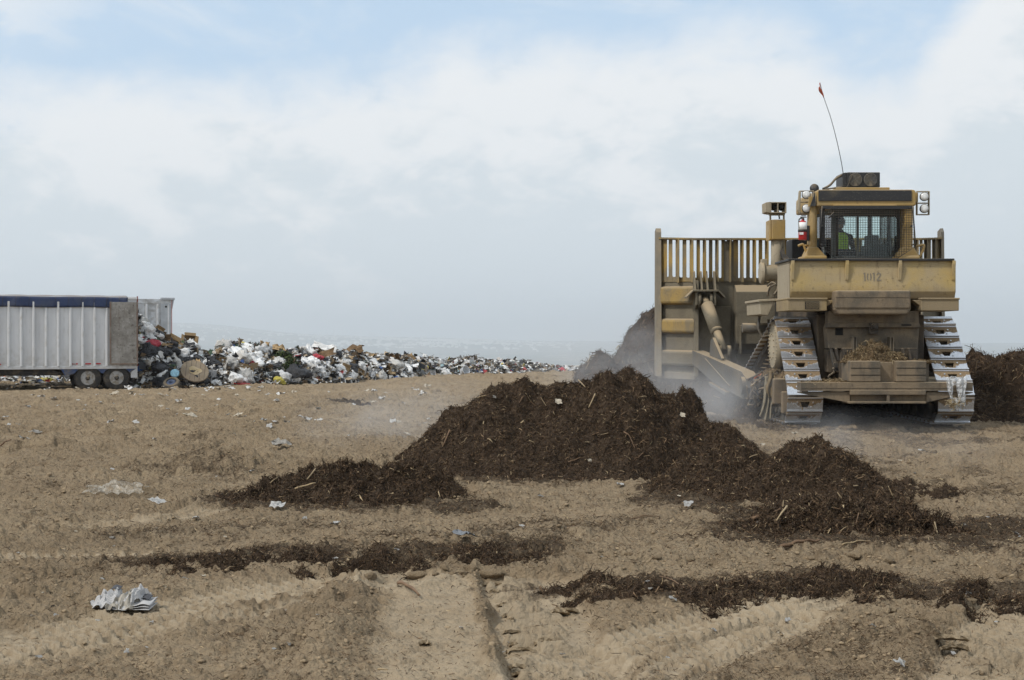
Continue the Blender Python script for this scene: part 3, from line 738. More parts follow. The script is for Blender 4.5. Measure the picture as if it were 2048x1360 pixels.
# loose mulch trodden into the dirt, and fine litter of twigs: nobody could count it
rng = np.random.default_rng(5)
N = 700000
aa_ = rng.uniform(R(-20.5), R(20.5), N); u = rng.uniform(0, 1, N); rad = 1/(1/5.2*(1-u)+1/30.0*u)
sx, sy = np.sin(aa_)*rad, np.cos(aa_)*rad
szz, sm_, sc_ = ground_fields(sx, sy)
keep = rng.uniform(0,1,N) < np.clip(sm_**1.3*.55+.034,0,1)*np.clip(1.1-sc_,.05,1)
sx, sy, szz = sx[keep], sy[keep], szz[keep]; n = len(sx)
Nn = np.tile([0,0,1.0],(n,1)); sV, sQ, sC = strands(np.stack([sx,sy,szz+.006],1), Nn, rng, (.015,.07), (.003,.007), .2, PAL, np.array([.12,.2,.22,.2,.13,.08,.05]))
kf = np.clip(np.tile(sy,6)/13.0,.5,1.15)[:,None]; ctr = np.tile(np.stack([sx,sy,szz+.004],1),(6,1)); sV = ctr+(sV-ctr)*kf; sC = sC*1.25
loose = link('mulch_litter', raw_mesh('mulch_litter', sV, quads=sQ, col=sC), MULCH); tag(loose, 'loose mulch fibres trodden into the dirt in strips and patches', kind='stuff')

# ------------------------------------------------------------------ clods
def clod_mesh(seed, e=.28, sub=2):
    bm = bmesh.new(); bmesh.ops.create_icosphere(bm, subdivisions=max(sub,1), radius=1)
    co = np.array([v.co for v in bm.verts]); d = 1+1.2*e*noise3(co*1.1+seed*7.7, seed)+.24*noise3(co*2.7+seed, seed+1)+.14*noise3(co*6+seed, seed+2)
    co = co*d[:,None]*np.array([1,.8,.62]); co[:,2] = np.maximum(co[:,2], -.45)
    F_ = np.array([[v.index for v in f.verts] for f in bm.faces]); bm.free(); return co, F_
t = NT('clod_dirt'); c = t.obj(); oi = t.n('ObjectInfo')
k1 = t.noise(c, 6, 5, .65); cc = t.mix(t.rng(k1,.35,.7), (.345,.263,.168), (.235,.172,.108))
CLOD = t.out(t.bsdf(cc, .95, 0.0, t.bump(t.noise(c, 9, 5, .7), .7, .08), .1))
protos = [clod_mesh(s, .3, 2) for s in range(6)]
rng = np.random.default_rng(15); vs, fs, off = [], [], 0
N = 60000; aa_ = rng.uniform(R(-20.5), R(20.5), N); u = rng.uniform(0,1,N); rad = 1/(1/5.6*(1-u)+1/26.0*u)
sx, sy = np.sin(aa_)*rad, np.cos(aa_)*rad
szz, sm_, sc_ = ground_fields(sx, sy); lum = fbm2(sx/1.6, sy/1.6, 3, 171)
pxx = 1024+F*sx/sy; pyy = HZ+F*(CH-szz)/sy
keep = (sm_ < .7)&(rng.uniform(0,1,N) < np.clip(.40+.7*lum,.10,1)*np.clip(1-1.6*sc_,.06,1))
band = np.exp(-((pyy-1125)/45)**2)*(pxx>1050)
keep |= (rng.uniform(0,1,N) < band*.8)&(sc_<.3)
p0 = [clod_mesh(s, .3, 2 if s < 0 else 1) for s in range(6)]+[clod_mesh(s, .3, 0) for s in range(6)]
for x, y, z in zip(sx[keep], sy[keep], szz[keep]):
    s = .004+.018*rng.uniform()**6*(1 if y < 14 else 1.6)+.0004*y
    co, f = p0[rng.integers(6)+(0 if s > .016 else 6)]; a = rng.uniform(0,6.28); ca, sa = math.cos(a), math.sin(a)
    q = co*s; q = np.stack([q[:,0]*ca-q[:,1]*sa, q[:,0]*sa+q[:,1]*ca, q[:,2]],1)*np.array([1,1,.75])+np.array([x,y,z-s*.05])
    vs.append(q); fs.append(f+off); off += len(q)
cl = link('soil_crumbs', raw_mesh('soil_crumbs', np.concatenate(vs), tris=np.concatenate(fs), smooth_=False), CLOD); tag(cl, 'small crumbs of tan soil scattered over the dirt', kind='stuff')
CM = []
for co, f in protos:
    CM.append(raw_mesh('dirt_clod', co, tris=f, smooth_=np.random.default_rng(len(CM)).uniform(0,1,len(f))<.5)); CM[-1].materials.append(CLOD)
def clod(px, py, wpx, k, sq=1.0, label=None, group='tan dirt clods along the pressed track edge'):
    p = G(px, py); s = wpx/2/F*p.y
    o = bpy.data.objects.new('dirt_clod', CM[k%6]); COL.objects.link(o); o.location = p+Vector((0,0,s*.12)); o.scale = (s, s*.9, s*sq); o.rotation_euler = (0,0,random.uniform(0,6.28))
    return tag(o, label or 'tan dirt clod in the row above the bar prints of the crawler track', 'dirt clod', group)
clod(838,1152,40,0,.9,'broad flat dirt clod at one end of the clod row against the mulch strip', None)
for j, q in enumerate([(890,1142,20),(905,1150,22),(925,1145,24),(945,1140,26),(962,1148,20),(985,1144,42),(1010,1142,18),(740,1155,30),(930,1155,14),(870,1150,14)]): clod(*q, j+1)
for j, q in enumerate([(1165,1108,36),(1200,1112,18),(1105,1106,14),(1290,1103,44),(1262,1110,20),(1313,1110,22),(1335,1085,20),(1095,1120,12),(1380,1120,26),(1420,1130,18),(1360,1132,16)]):
    clod(*q, j, .75, 'tan dirt clod in the lumpy band between the mulch heaps and the mulch strip', 'tan dirt clods in the lumpy band')
for j, q in enumerate([(1625,1118,22),(1560,1130,28),(1710,1118,34),(1775,1125,40),(1850,1118,44),(1900,1140,30),(1480,1100,24),(1440,1112,30),(2010,1150,26),(1960,1130,22)]):
    clod(*q, j+2, .75, 'tan dirt clod lying below the low spread mulch heap', 'tan dirt clods below the low heap')
for j, q in enumerate([(1850,1225,34),(1870,1245,40),(1910,1225,52),(1945,1205,30)]):
    clod(*q, j, .8, 'crumbling dirt lump pushed up beside the block tread print', 'dirt lumps beside the block tread print')
# ------------------------------------------------------------------ bulldozer
YEL = (.36,.235,.075); TAN = (.43,.33,.19); GREY = (.25,.21,.155)
M = dict(
  tank = worn('dusty_yellow', (.45,.325,.125), (.40,.315,.185), .6, 1.3, .6, 0, .8, .35, (.10,.075,.045), .6, lo=(2.36,.25,.6)),
  side = worn('dusty_side', (.34,.29,.205), (.33,.28,.20), .8, 2, .7, 0, .8, .2),
  yellow = worn('cab_yellow', YEL, (.33,.24,.12), .30, 2.0, .42, 0, .7, .15, (.10,.07,.03), .3, spec=.5),
  plate = worn('dirty_steel_plate', (.105,.088,.065), (.21,.160,.105), .55, 1.8, .65, 0, .9, .5, (.06,.05,.04), .6),
  frame = worn('dirty_frame', (.06,.05,.04), (.13,.10,.068), .5, 2.5, .75, 0, .9, .6, (.05,.04,.03), .6),
  blade = worn('blade_paint', (.34,.225,.065), (.19,.155,.10), .5, 1.2, .65, 0, .9, .5, (.10,.085,.06), .6),
  bladeg = worn('blade_dirt', (.125,.107,.075), (.17,.146,.103), .6, 1.4, .8, 0, .9, .9, (.10,.085,.06), .4),
  worn = worn('bare_edge', (.20,.175,.135), (.24,.20,.14), .5, 3, .6, .3, .6, .4),
  black = worn('black_panel', (.028,.028,.029), (.10,.085,.06), .15, 2, .5, 0, .5, .1, (.02,.02,.02), .2),
  arm = worn('arm_steel', (.10,.095,.085), (.155,.132,.098), .5, 1.6, .6, .25, .9, .4, (.07,.06,.05), .5),
  rubber = worn('hose_rubber', (.03,.03,.03), (.16,.13,.09), .5, 5, .7, 0, .5, .2),
  stencil = plain('stencil_paint', (.22,.19,.14), .8, 0, .25, 30),
  chrome = plain('bolt_steel', (.55,.55,.56), .35, .8, .2, 30),
  hole = plain('dark_inside', (.012,.011,.010), .9),
  lens = plain('lamp_glass', (.62,.62,.60), .12, 0, .12, 40, .0, .8),
  seat = plain('seat_cloth', (.022,.023,.026), .8, 0, .2, 20),
  trim = plain('cab_trim', (.11,.125,.12), .7, 0, .2, 8),
)
t = NT('shoe_steel'); c = t.obj()
n1 = t.noise(c, 7, 6, .65, .3); sp = t.n('SeparateXYZ'); t.t.links.new(c, sp.inputs[0])
oi = t.n('ObjectInfo'); ofs = t.n('CombineXYZ', X=t.math('MULTIPLY', oi.outputs['Random'], 40.0)); va = t.n('VectorMath', operation='ADD'); t.t.links.new(c, va.inputs[0]); t.t.links.new(ofs.outputs[0], va.inputs[1])
n1 = t.noise(va.outputs[0], 6, 6, .65, .4)
# packed mud clings to the middle of each shoe, away from the rubbed edge
cen = t.math('ADD', t.math('MULTIPLY', t.math('ABSOLUTE', sp.outputs[0]), -1.1), t.math('MULTIPLY', sp.outputs[1], 3.0))
mk = t.rng(t.math('ADD', t.math('ADD', cen, t.math('MULTIPLY', n1, 1.1)), t.math('MULTIPLY', oi.outputs['Random'], .10)), .385, .45)
mk = t.math('MULTIPLY', mk, t.rng(sp.outputs[2], .034, .026))
nf = t.noise(va.outputs[0], 60, 4, .6)
mudc = t.mix(t.rng(nf,.35,.65), (.17,.115,.062), (.26,.185,.105))
stl = t.mix(t.rng(nf,.35,.7), (.66,.68,.71), (.50,.51,.53))
SHOE = t.out(t.bsdf(t.mix(mk, stl, mudc), t.math('ADD', .34, t.math('MULTIPLY', mk, .55)), t.math('MULTIPLY', t.math('SUBTRACT', 1.0, mk), .85), t.bump(t.math('ADD', nf, t.math('MULTIPLY', mk, .8)), .35, .015)))

t = NT('cab_glass'); tr = t.n('BsdfTransparent', Color=(.90,.95,.94,1)); gl = t.n('BsdfGlossy', Roughness=.03, Color=(1,1,1,1))
fr = t.n('Fresnel', IOR=1.45); mx = t.n('MixShader'); t.t.links.new(fr.outputs[0], mx.inputs[0]); t.t.links.new(tr.outputs[0], mx.inputs[1]); t.t.links.new(gl.outputs[0], mx.inputs[2])
GLASS = t.out(mx.outputs[0])

doz = empty('bulldozer', (DOZX, DOZY, 0), 0, 'big dusty yellow landfill bulldozer seen from behind, raising steam in the mulch', 'bulldozer')
def B(px, py, d):
    Y = DOZY+d; return ((px-1024)*Y/F-DOZX, d, CH-(py-HZ)*Y/F)
def pbox(mb, x0, y0, x1, y1, d0, d1):
    a = B(x0, y0, d0); b = B(x1, y1, d0); return mb.box(a[0], b[0], d0, d1, b[2], a[2])
def ppoly(mb, pts, d0, d1):
    return mb.prism([(B(x,y,d0)[0], B(x,y,d0)[2]) for x, y in pts], 'y', d0, d1)
def part(name, mb, mat, parent=doz, bevel=.012, label=None):
    o = mb.build(name, mat, parent, bevel)
    if label: o['label'] = label
    return o

# --- tracks: a chain, with every shoe a piece of its own
C1, C2, C3 = (.50,.52,.40), (1.42,1.40,.47), (4.40,.52,.40)
def hull():
    P = [(cx+r*math.cos(a), cz+r*math.sin(a)) for cx, cz, r in (C1,C2,C3) for a in np.linspace(0, 2*math.pi, 241)[:-1]]
    P = sorted(set(P)); lo, up = [], []
    for seq, out in ((P,lo),(P[::-1],up)):
        for p in seq:
            while len(out) > 1 and (out[-1][0]-out[-2][0])*(p[1]-out[-2][1])-(out[-1][1]-out[-2][1])*(p[0]-out[-2][0]) <= 0: out.pop()
            out.append(p)
    return np.array(lo[:-1]+up[:-1])
HP = hull(); HPc = np.vstack([HP, HP[:1]]); seg = np.hypot(*np.diff(HPc,axis=0).T); cum = np.concatenate([[0],np.cumsum(seg)]); LEN = cum[-1]
NS = int(round(LEN/.26)); PITCH = LEN/NS
def on_path(s):
    s %= LEN; i = min(np.searchsorted(cum, s, side='right')-1, len(seg)-1); f = (s-cum[i])/seg[i]
    return HPc[i]*(1-f)+HPc[i+1]*f
def shoe_mesh():
    m = MB(); w, l, th = .30, PITCH*.485, .022
    # plate with a tapered hole in the middle, as a ring of quads
    hx0, hx1, hy0, hy1 = .082, .050, .045, -.055
    o_ = [(-w,l),(w,l),(w,-l),(-w,-l)]; i_ = [(-hx0,hy0),(hx0,hy0),(hx1,hy1),(-hx1,hy1)]
    vs = [(x,y,z) for z in (0,th) for x, y in o_+i_]; fs = []
    for k in range(4):
        k2 = (k+1)%4
        fs += [(8+k,8+k2,12+k2,12+k)[::-1], (k,k2,4+k2,4+k), (k,8+k,8+k2,k2)[::-1], (4+k,12+k,12+k2,4+k2)]
    m.add(vs, fs)
    # the bar across, chamfered, and the raised lap on the other edge
    for (y0,y1,h) in ((-l-.006,-l+.034,.052),(l-.030,l+.004,.032)):
        m.add([(x,y,z) for x in (-w,w) for y,z in ((y0,0),(y1,0),(y1-.008,h),(y0+.008,h))], [(0,1,2,3),(7,6,5,4),(0,4,5,1),(1,5,6,2),(2,6,7,3),(3,7,4,0)])
    for x, y in ((-.135,.035),(.135,.035),(-.105,-.05),(.105,-.05)):
        m.cyl((x,y,th),(x,y,th+.016),.017,.013,8)
    return m
sm0 = shoe_mesh(); shoe_me = bpy.data.meshes.new('track_shoe'); shoe_me.from_pydata(sm0.v, [], sm0.f); shoe_me.update(); shoe_me.materials.append(SHOE)
bmx = bmesh.new(); bmx.from_mesh(shoe_me); bmesh.ops.recalc_face_normals(bmx, faces=bmx.faces); bmx.to_mesh(shoe_me); bmx.free()
for sx_ in (-1, 1):
    m = MB(); cx = sx_*1.275
    for k in range(NS):           # link chain inside the shoes
        p = on_path(k*PITCH); q = on_path((k+1)*PITCH); tv = (q-p); L_ = np.hypot(*tv); tv = tv/L_; nv = np.array([tv[1],-tv[0]]); mid = (p+q)/2
        m.cyl((cx-.19,p[0]-nv[0]*.06,p[1]-nv[1]*.06),(cx+.19,p[0]-nv[0]*.06,p[1]-nv[1]*.06),.03,.03,6)
        for ex in (-.135,.135):
            for a0, a1, wv in ((-.58,.20,.045),(-.1,.58,.03)):
                b = len(m.v); c4 = []
                for u, v_ in ((a0*L_,-.002),(a1*L_,-.002),(a1*L_,-.125),(a0*L_,-.125)):
                    c4.append(mid+tv*u+nv*v_)
                e0, e1 = cx+ex-wv, cx+ex+wv
                m.add([(e0,*c_) for c_ in c4]+[(e1,*c_) for c_ in c4], [(0,1,2,3),(7,6,5,4),(0,4,5,1),(1,5,6,2),(2,6,7,3),(3,7,4,0)])
    tk = part('track', m, M['frame'], doz, 0)
    for k in range(NS):
        p = on_path((k+.35)*PITCH); a = on_path((k+.35)*PITCH-.05); b = on_path((k+.35)*PITCH+.05); tv = (b-a)/np.hypot(*(b-a)); nv = np.array([tv[1],-tv[0]])
        o = bpy.data.objects.new('track_shoe', shoe_me); COL.objects.link(o); o.parent = tk
        # local y runs up the rear slope (against the direction of travel), local z points outward
        ty = -tv; X3 = Vector((0,ty[0],ty[1])).cross(Vector((0,nv[0],nv[1])))
        mt = Matrix(((X3[0],0,0,cx),(0,ty[0],nv[0],p[0]),(0,ty[1],nv[1],p[1]),(0,0,0,1)))
        o.matrix_local = mt
    # wheels inside the track, the frame and the guards
    for nm, (d, z, r), rr_ in (('rear_idler',C1,.36),('front_idler',C3,.36)):
        m = MB().lathe((cx-.2,d,z),(1,0,0),[(0,.08),(0,.2),(.03,rr_-.05),(.10,rr_-.03),(.12,rr_),(.28,rr_),(.30,rr_-.03),(.37,rr_-.05),(.40,.2),(.40,.08)],28)
        part(nm, m, M['frame'], doz, 0)
    m = MB()
    m.lathe((cx-.25*sx_,C2[0],C2[1]),(sx_,0,0),[(0,.36),(.20,.40),(.21,.43),(.29,.43),(.30,.36),(.40,.36)],36)
    for k in range(24):
        a = 2*math.pi*k/24; y, z = C2[0]+.43*math.cos(a), C2[1]+.43*math.sin(a); m.box(cx-.04,cx+.04,y-.025,y+.025,z-.025,z+.025)
    part('sprocket', m, M['frame'], doz, 0)
    m = MB().lathe((cx+.16*sx_,C2[0],C2[1]),(sx_,0,0),[(0,.40),(.10,.41),(.11,.395),(.14,.395),(.145,.36),(.155,.30),(.16,.0)],40)
    for k in range(36):
        a = 2*math.pi*k/36; y, z = C2[0]+.378*math.cos(a), C2[1]+.378*math.sin(a); xx = cx+.30*sx_; m.cyl((xx-.01*sx_,y,z),(xx+.018*sx_,y,z),.016,.012,6)
    for k in range(12):
        a = 2*math.pi*k/12; y, z = C2[0]+.22*math.cos(a), C2[1]+.22*math.sin(a); xx = cx+.315*sx_; m.cyl((xx-.01*sx_,y,z),(xx+.02*sx_,y,z),.022,.018,6)
    part('hub_cover', m, M['side'], doz, 0)
    m = MB().box(cx-.20,cx+.20,.75,4.15,.40,.80).box(cx+.20*sx_,cx+.33*sx_,1.2,3.8,.48,.74)
    part('track_frame', m, M['frame'], doz, .02)
    for k in range(7):
        d = .95+k*.49; m = MB().lathe((cx-.24,d,.30),(1,0,0),[(0,.05),(0,.14),(.06,.145),(.07,.115),(.41,.115),(.42,.145),(.48,.14),(.48,.05)],18); part('track_roller', m, M['arm'], doz, 0)
    m = MB(); xo = cx+.17*sx_
    m.prism([(.68,.84),(1.12,.84),(1.16,.52),(1.04,.34),(.74,.40)],'x',xo,xo+.25*sx_); m.box(xo,xo+.12*sx_,.60,.74,.24,.62)
    part('roller_guard', m, M['plate'], doz, .02)
    m = MB().cyl((xo+.05*sx_,.86,.30),(xo+.15*sx_,.86,.30),.10,.10,14).cyl((xo+.15*sx_,.86,.30),(xo+.19*sx_,.86,.30),.06,.05,12).box(xo-.05*sx_,xo+.1*sx_,.66,.80,.10,.36)
    part('bogie_cap', m, M['arm'], doz, .008)
    # trunnion and push arm
    m = MB().prism([(5.92,1.28),(4.7,1.16),(2.5,.92),(2.22,.80),(2.15,.62),(2.4,.42),(3.3,.52),(4.4,.66),(5.3,.86),(5.92,1.0)],'x',-.12,.12)
    m.box(-.125,.125,3.8,3.86,.56,1.06).prism([(4.95,1.18),(4.1,1.10),(4.1,1.14),(4.72,1.55),(4.86,1.50)],'x',-.03,.03)
    m.prism([(3.35,.50),(4.6,.66),(4.55,.60),(3.5,.45)],'x',-.15,.15)
    m.tube([(-.128*1,3.2,.62),(-.128*1,4.9,1.12)],.012,6)
    m.warp(lambda x,y,z: (x*(1 if sx_ < 0 else -1)+sx_*(1.80+(y-2.2)/3.7*.52), y, z))
    part('push_arm', m, M['arm'], doz, .015)
    m = MB().cyl((sx_*1.2,2.35,.66),(sx_*2.0,2.35,.66),.17,.17,20); part('trunnion', m, M['arm'], doz, .01)
    # tilt brace from blade top to push arm
    m = MB(); top = Vector((sx_*2.20,5.72,2.34)); bot = Vector((sx_*1.95,4.70,1.26)); dv_ = (bot-top)
    m.tube([top, top+dv_*.15],.085,12).tube([top+dv_*.12, top+dv_*.60],.135,14).tube([top+dv_*.60, top+dv_*.64],[.135,.09],12).tube([top+dv_*.62, bot],.082,12)
    for s2 in (-1,1):
        m.cyl(bot+Vector((s2*.06,0,0)),bot+Vector((s2*.13,0,0)),.13,.13,16); m.cyl(top+Vector((s2*.09,0,-.02)),top+Vector((s2*.15,0,-.02)),.15,.15,16)
    part('tilt_brace', m, M['bladeg'], doz, 0)
    m = MB().box(sx_*2.20-.26,sx_*2.20+.26,5.55,6.0,2.50,2.54)
    m.add([(sx_*2.20-.26,5.55,2.54),(sx_*2.20-.26,6.0,2.54),(sx_*2.20-.40,6.0,2.40),(sx_*2.20-.40,5.55,2.40),(sx_*2.20-.26,5.55,2.50),(sx_*2.20-.26,6.0,2.50),(sx_*2.20-.40,6.0,2.36),(sx_*2.20-.40,5.55,2.36)],[(0,1,2,3),(7,6,5,4),(0,3,7,4),(1,5,6,2),(2,6,7,3)])
    m.add([(sx_*2.20+.26,5.55,2.54),(sx_*2.20+.26,6.0,2.54),(sx_*2.20+.40,6.0,2.40),(sx_*2.20+.40,5.55,2.40),(sx_*2.20+.26,5.55,2.50),(sx_*2.20+.26,6.0,2.50),(sx_*2.20+.40,6.0,2.36),(sx_*2.20+.40,5.55,2.36)],[(3,2,1,0),(4,5,6,7),(4,7,3,0),(2,6,5,1),(3,7,6,2)])
    for x in (-.20,-.06,.06,.22): m.prism([(5.98,2.54),(5.70,2.54),(5.92,2.92),(5.98,2.95)],'x',sx_*2.20+x-.02,sx_*2.20+x+.02)
    for x in (-.19,.19): m.prism([(5.98,2.50),(5.6,2.5),(5.6,2.22),(5.75,2.14),(5.98,2.2)],'x',sx_*2.20+x-.025,sx_*2.20+x+.025)
    part('brace_bracket', m, M['bladeg'], doz, .008)

# --- blade with its tall slotted rack; wings angle away from the machine
TIP, JN = 3.06, 2.36
def wing(x, y, z):
    a = max(abs(x)-JN, 0); curve = .14*((z-1.9)/1.2)**2 if z < 3.2 else 0
    return (x, y+6.0+a*1.15, z+a*.10*(1 if z > 2.75 else .2))
m = MB()
for x0, x1 in ((-TIP,-JN),(-JN,-1.2),(-1.2,0),(0,1.2),(1.2,JN),(JN,TIP)):
    for z0, z1 in ((.78,1.2),(1.2,1.7),(1.7,2.2),(2.2,2.76)): m.box(x0,x1,.07,.15,z0,z1)
m.warp(wing); blade = part('blade', m, M['bladeg'], doz, 0)
for s2 in (-1,1):
    for z0, z1, q in ((2.24,2.64,.0),(1.62,1.95,.02),(.92,1.28,.0)):
        a_, b_ = sorted((s2*(TIP-.03),s2*(JN+.04)))
        m = MB().prism([(.068,z0),(.068,z1),(-.10+q,z1-.03),(-.13+q,z1-.07),(-.13+q,z0+.07),(-.10+q,z0+.03)],'x',a_,b_)
        m.warp(wing); part('wing_box', m, M['blade'] if z0 > 1 else M['bladeg'], blade, .01)
    m = MB().box(s2*JN-.035,s2*JN+.035,-.22,.15,.72,2.74); m.warp(wing); part('wing_post', m, M['bladeg'], blade, .008)
    m = MB().add([(x,y,z) for x in (s2*TIP-.05,s2*TIP+.05) for (y,z) in ((-.16,.70),(.30,.70),(.22,3.78),(.02,3.84),(-.06,3.75))],[(0,1,2,3,4),(9,8,7,6,5),(0,5,6,1),(1,6,7,2),(2,7,8,3),(3,8,9,4),(4,9,5,0)])
    m.warp(wing); part('end_plate', m, M['worn'], blade, .008)
m = MB()
for x0, x1 in ((-JN+.04,-1.62),(1.62,JN-.04)): m.box(x0,x1,-.02,.07,1.0,2.2)
m.prism([(.07,1.28),(.07,2.66),(-.10,2.64),(-.26,2.50),(-.26,1.42),(-.12,1.28)],'x',-1.55,1.55)
m.box(-1.5,1.5,-.06,.07,.82,1.2)
for x in (-1.2,1.2): m.box(x-.28,x+.28,-.34,-.1,1.76,1.80); m.box(x-.28,x-.24,-.34,.0,1.2,1.76); m.box(x+.24,x+.28,-.34,.0,1.2,1.76)
m.warp(wing); part('back_box', m, M['bladeg'], blade, .015)
m = MB().box(-TIP,-JN,-.02,.16,.66,.80).box(-JN,JN,-.02,.16,.66,.80).box(JN,TIP,-.02,.16,.66,.80); m.warp(wing); part('cutting_edge', m, M['worn'], blade, .005)
m = MB()
pit = .1335; nb_ = int(2*TIP/pit)
zs0 = 2.73
for k in range(nb_+1):
    x = -TIP+.11+k*(2*TIP-.22)/nb_
    wide = .062 if k in (0,nb_) else .033
    if k in (10,11,nb_-10,nb_-11): wide = .05
    m.box(x-wide, x+wide, .04, .12, zs0, 3.60)
    if k % 2 == 0 and 0 < k < nb_: m.box(x-.012, x+.012, -.10, .04, zs0-.02, 3.60)      # stiffener behind every second bar
    if k < nb_:
        x2 = x+(2*TIP-.22)/nb_; zs = 2.80 if not (17 <= k <= nb_-18) else 3.10
        r_ = (x2-x)/2-.031; xm = (x+x2)/2
        arc = [(xm+r_*math.cos(a), zs+r_-r_*abs(math.sin(a))) for a in np.linspace(0, math.pi, 9)]
        m.prism([(xm-r_-.004,zs0),(xm+r_+.004,zs0),(xm+r_+.004,zs+r_)]+arc+[(xm-r_-.004,zs+r_)],'y',.045,.115)
for x0, x1 in ((-TIP,-JN),(-JN,JN),(JN,TIP)): m.box(x0,x1,-.10,.15,3.60,3.635)
m.warp(wing); part('rack_grille', m, M['blade'], blade, 0)
for x in (-1.66,1.66): part('rack_panel', MB().box(x-.10,x+.10,.02,.038,zs0,3.58).warp(wing), M['bladeg'], blade, 0)

# --- belly, rear case, ripper-less drawbar
m = MB().box(-.93,.93,.75,5.2,.62,1.95).box(-.62,.62,.35,.8,.55,1.35).box(-.92,.92,.9,4.5,1.9,2.2).box(-.80,.80,1.4,5.0,.38,.62)
part('belly_hull', m, M['frame'], doz, .03)
m = MB().box(-.75,.75,5.2,5.7,1.0,2.7).box(-.72,.72,2.95,5.3,2.1,2.95).prism([(5.3,2.95),(5.3,2.5),(5.7,2.5),(5.62,2.85)],'x',-.70,.70)
part('engine_hood', m, M['black'], doz, .03)
m = MB(); pbox(m,1584,478,1615,520,3.3,3.9); part('air_cleaner', m, M['black'], doz, .02)
m = MB(); ppoly(m, [(1653,654),(1839,654),(1836,697),(1657,697)], .32, .62)
part('case_plate', m, M['plate'], doz, .015)
m = MB(); pbox(m,1657,622,1838,645,.22,.5); ppoly(m,[(1657,645),(1838,645),(1842,655),(1653,655)],.22,.5); part('case_plate_upper', m, M['plate'], doz, .012).name = 'case_cover'
part('access_hole', pbox(MB(),1670.6,656,1686,670.5,.312,.33), M['hole'], doz, 0); part('slot', pbox(MB(),1803,648.5,1823,651.5,.212,.23), M['hole'], doz, 0)
m = MB(); pbox(m,1739,646,1757,668,.18,.32); a = B(1750,653,.1); m.cyl(a,(a[0],.3,a[2]),.055,.055,18).cyl((a[0],.06,a[2]),(a[0],.12,a[2]),.035,.035,14); part('tow_pin', m, M['frame'], doz, .008)
for x in (1708,1713,1782,1787): part('rear_lug', pbox(MB(),x-1.2,674,x+1.2,712,.12,.33), M['plate'], doz, .006)
m = MB(); pbox(m,1690,696,1836,735,.2,.7); pbox(m,1655,700,1690,745,.45,.9)
for x in (1673,1687,1806,1818): ppoly(m,[(x-2,696),(x+2,696),(x+7,722),(x+3,722)],.08,.18)
part('drawbar_housing', m, M['frame'], doz, .012)
m = MB(); ppoly(m,[(1661,697),(1664,697),(1678,742),(1668,742)],.05,.12); a = B(1672,730,.0); m.cyl(a,(a[0],.1,a[2]),.045,.045,12)
for k in range(9): m.cyl((a[0]-.05+.05*math.sin(k*.9),.0+.02*k,a[2]-.05-.028*k),(a[0]-.05+.05*math.sin(k*.9+.9),.02+.02*k,a[2]-.08-.028*k),.018,.018,6)
part('hose_bundle', m, M['rubber'], doz, 0)
m = MB(); ppoly(m,[(1692,581),(1820,581),(1822,600),(1822,619),(1815,629),(1677,629),(1671,619),(1671,600)],-.12,.45); ppoly(m,[(1671,581),(1822,581),(1822,618),(1671,618)],-.14,.40)
part('rear_bumper_box', m, M['plate'], doz, .03)
part('box_seam', pbox(MB(),1672,594,1821,595,-.146,-.13), M['frame'], doz, 0)
m = MB()
pbox(m,1701,722,1761.6,763.5,-.85,-.35); pbox(m,1793,722,1853,763.5,-.85,-.35); pbox(m,1761,724,1794,781,-.70,-.3); pbox(m,1694,724,1858,764,-.5,-.1)
part('counterweight', m, M['plate'], doz, .012)
for x0, x1 in ((1701,1761.6),(1793,1853)):
    for y in (735.5,749.5): part('plate_seam', pbox(MB(),x0+.5,y,x1-.5,y+1.1,-.856,-.84), M['hole'], doz, 0)
part('plate_seam', pbox(MB(),1603,776,1945,777,-.886,-.87), M['frame'], doz, 0)
m = MB()
ppoly(m,[(1602,765),(1946,765),(1946,782),(1602,782)],-.88,-.55)
ppoly(m,[(1602,784.5),(1700,784.5),(1700,806),(1696,805),(1603,787)],-.84,-.5); ppoly(m,[(1853,784.5),(1946,784.5),(1946,786),(1850,805.5),(1853,806)],-.84,-.5)
pbox(m,1701,780.5,1852,789.5,-.93,-.5); pbox(m,1701,790,1852,803,-.80,-.5); pbox(m,1697,803,1852,807,-.93,-.5); pbox(m,1774,789,1780,804,-.92,-.8)
a = B(1650,760,-.5); b = B(1900,806,-.5); m.box(-.75,.75,-.5,.6,b[2]+.02,a[2]-.02)
part('drawbar', m, M['plate'], doz, .008)

# --- fuel tank with the fleet number, fenders
m = MB()
a = B(1581,521,.10); b = B(1912,521,.10); z1 = a[2]; zm = B(0,583,.10)[2]; z0 = B(0,597.5,.10)[2]
m.prism([(.10,z1),(1.25,z1),(1.25,z0),(.16,z0),(.10,zm)],'x',a[0],b[0])
part('fuel_tank', m, M['tank'], doz, .02)
tank = bpy.context.scene.objects['fuel_tank']
m = MB().box(a[0]-.005,a[0]-.012,.14,1.22,z0+.01,z1-.01); part('side_sheet', m, M['side'], tank, .004)
m = MB(); pbox(m,1577,517,1909,521.5,.04,1.3); part('top_lip', m, M['black'], tank, .006)
for x in (1584.5,1693,1799,1906):
    c0 = B(x-3.2,521.5,.1); c1 = B(x+3.2,560,.1); m = MB().prism([(.098,c0[2]),(.03,c0[2]),(.03,c0[2]-.06),(.075,c1[2]),(.098,c1[2])],'x',c0[0],c1[0])
    part('gusset', m, M['tank'], tank, .006)
m = MB()
def dig(pts): ppoly(m, pts, .095, .101)
def stroke(x0,y0,x1,y1): dig([(x0,y0),(x1,y0),(x1,y1),(x0,y1)])
for x in (1727.8,1746.3): dig([(x,545.5),(x+2.6,545),(x+3.4,562),(x+.9,562)]); dig([(x-1.8,547.5),(x,545.5),(x+.2,548)])
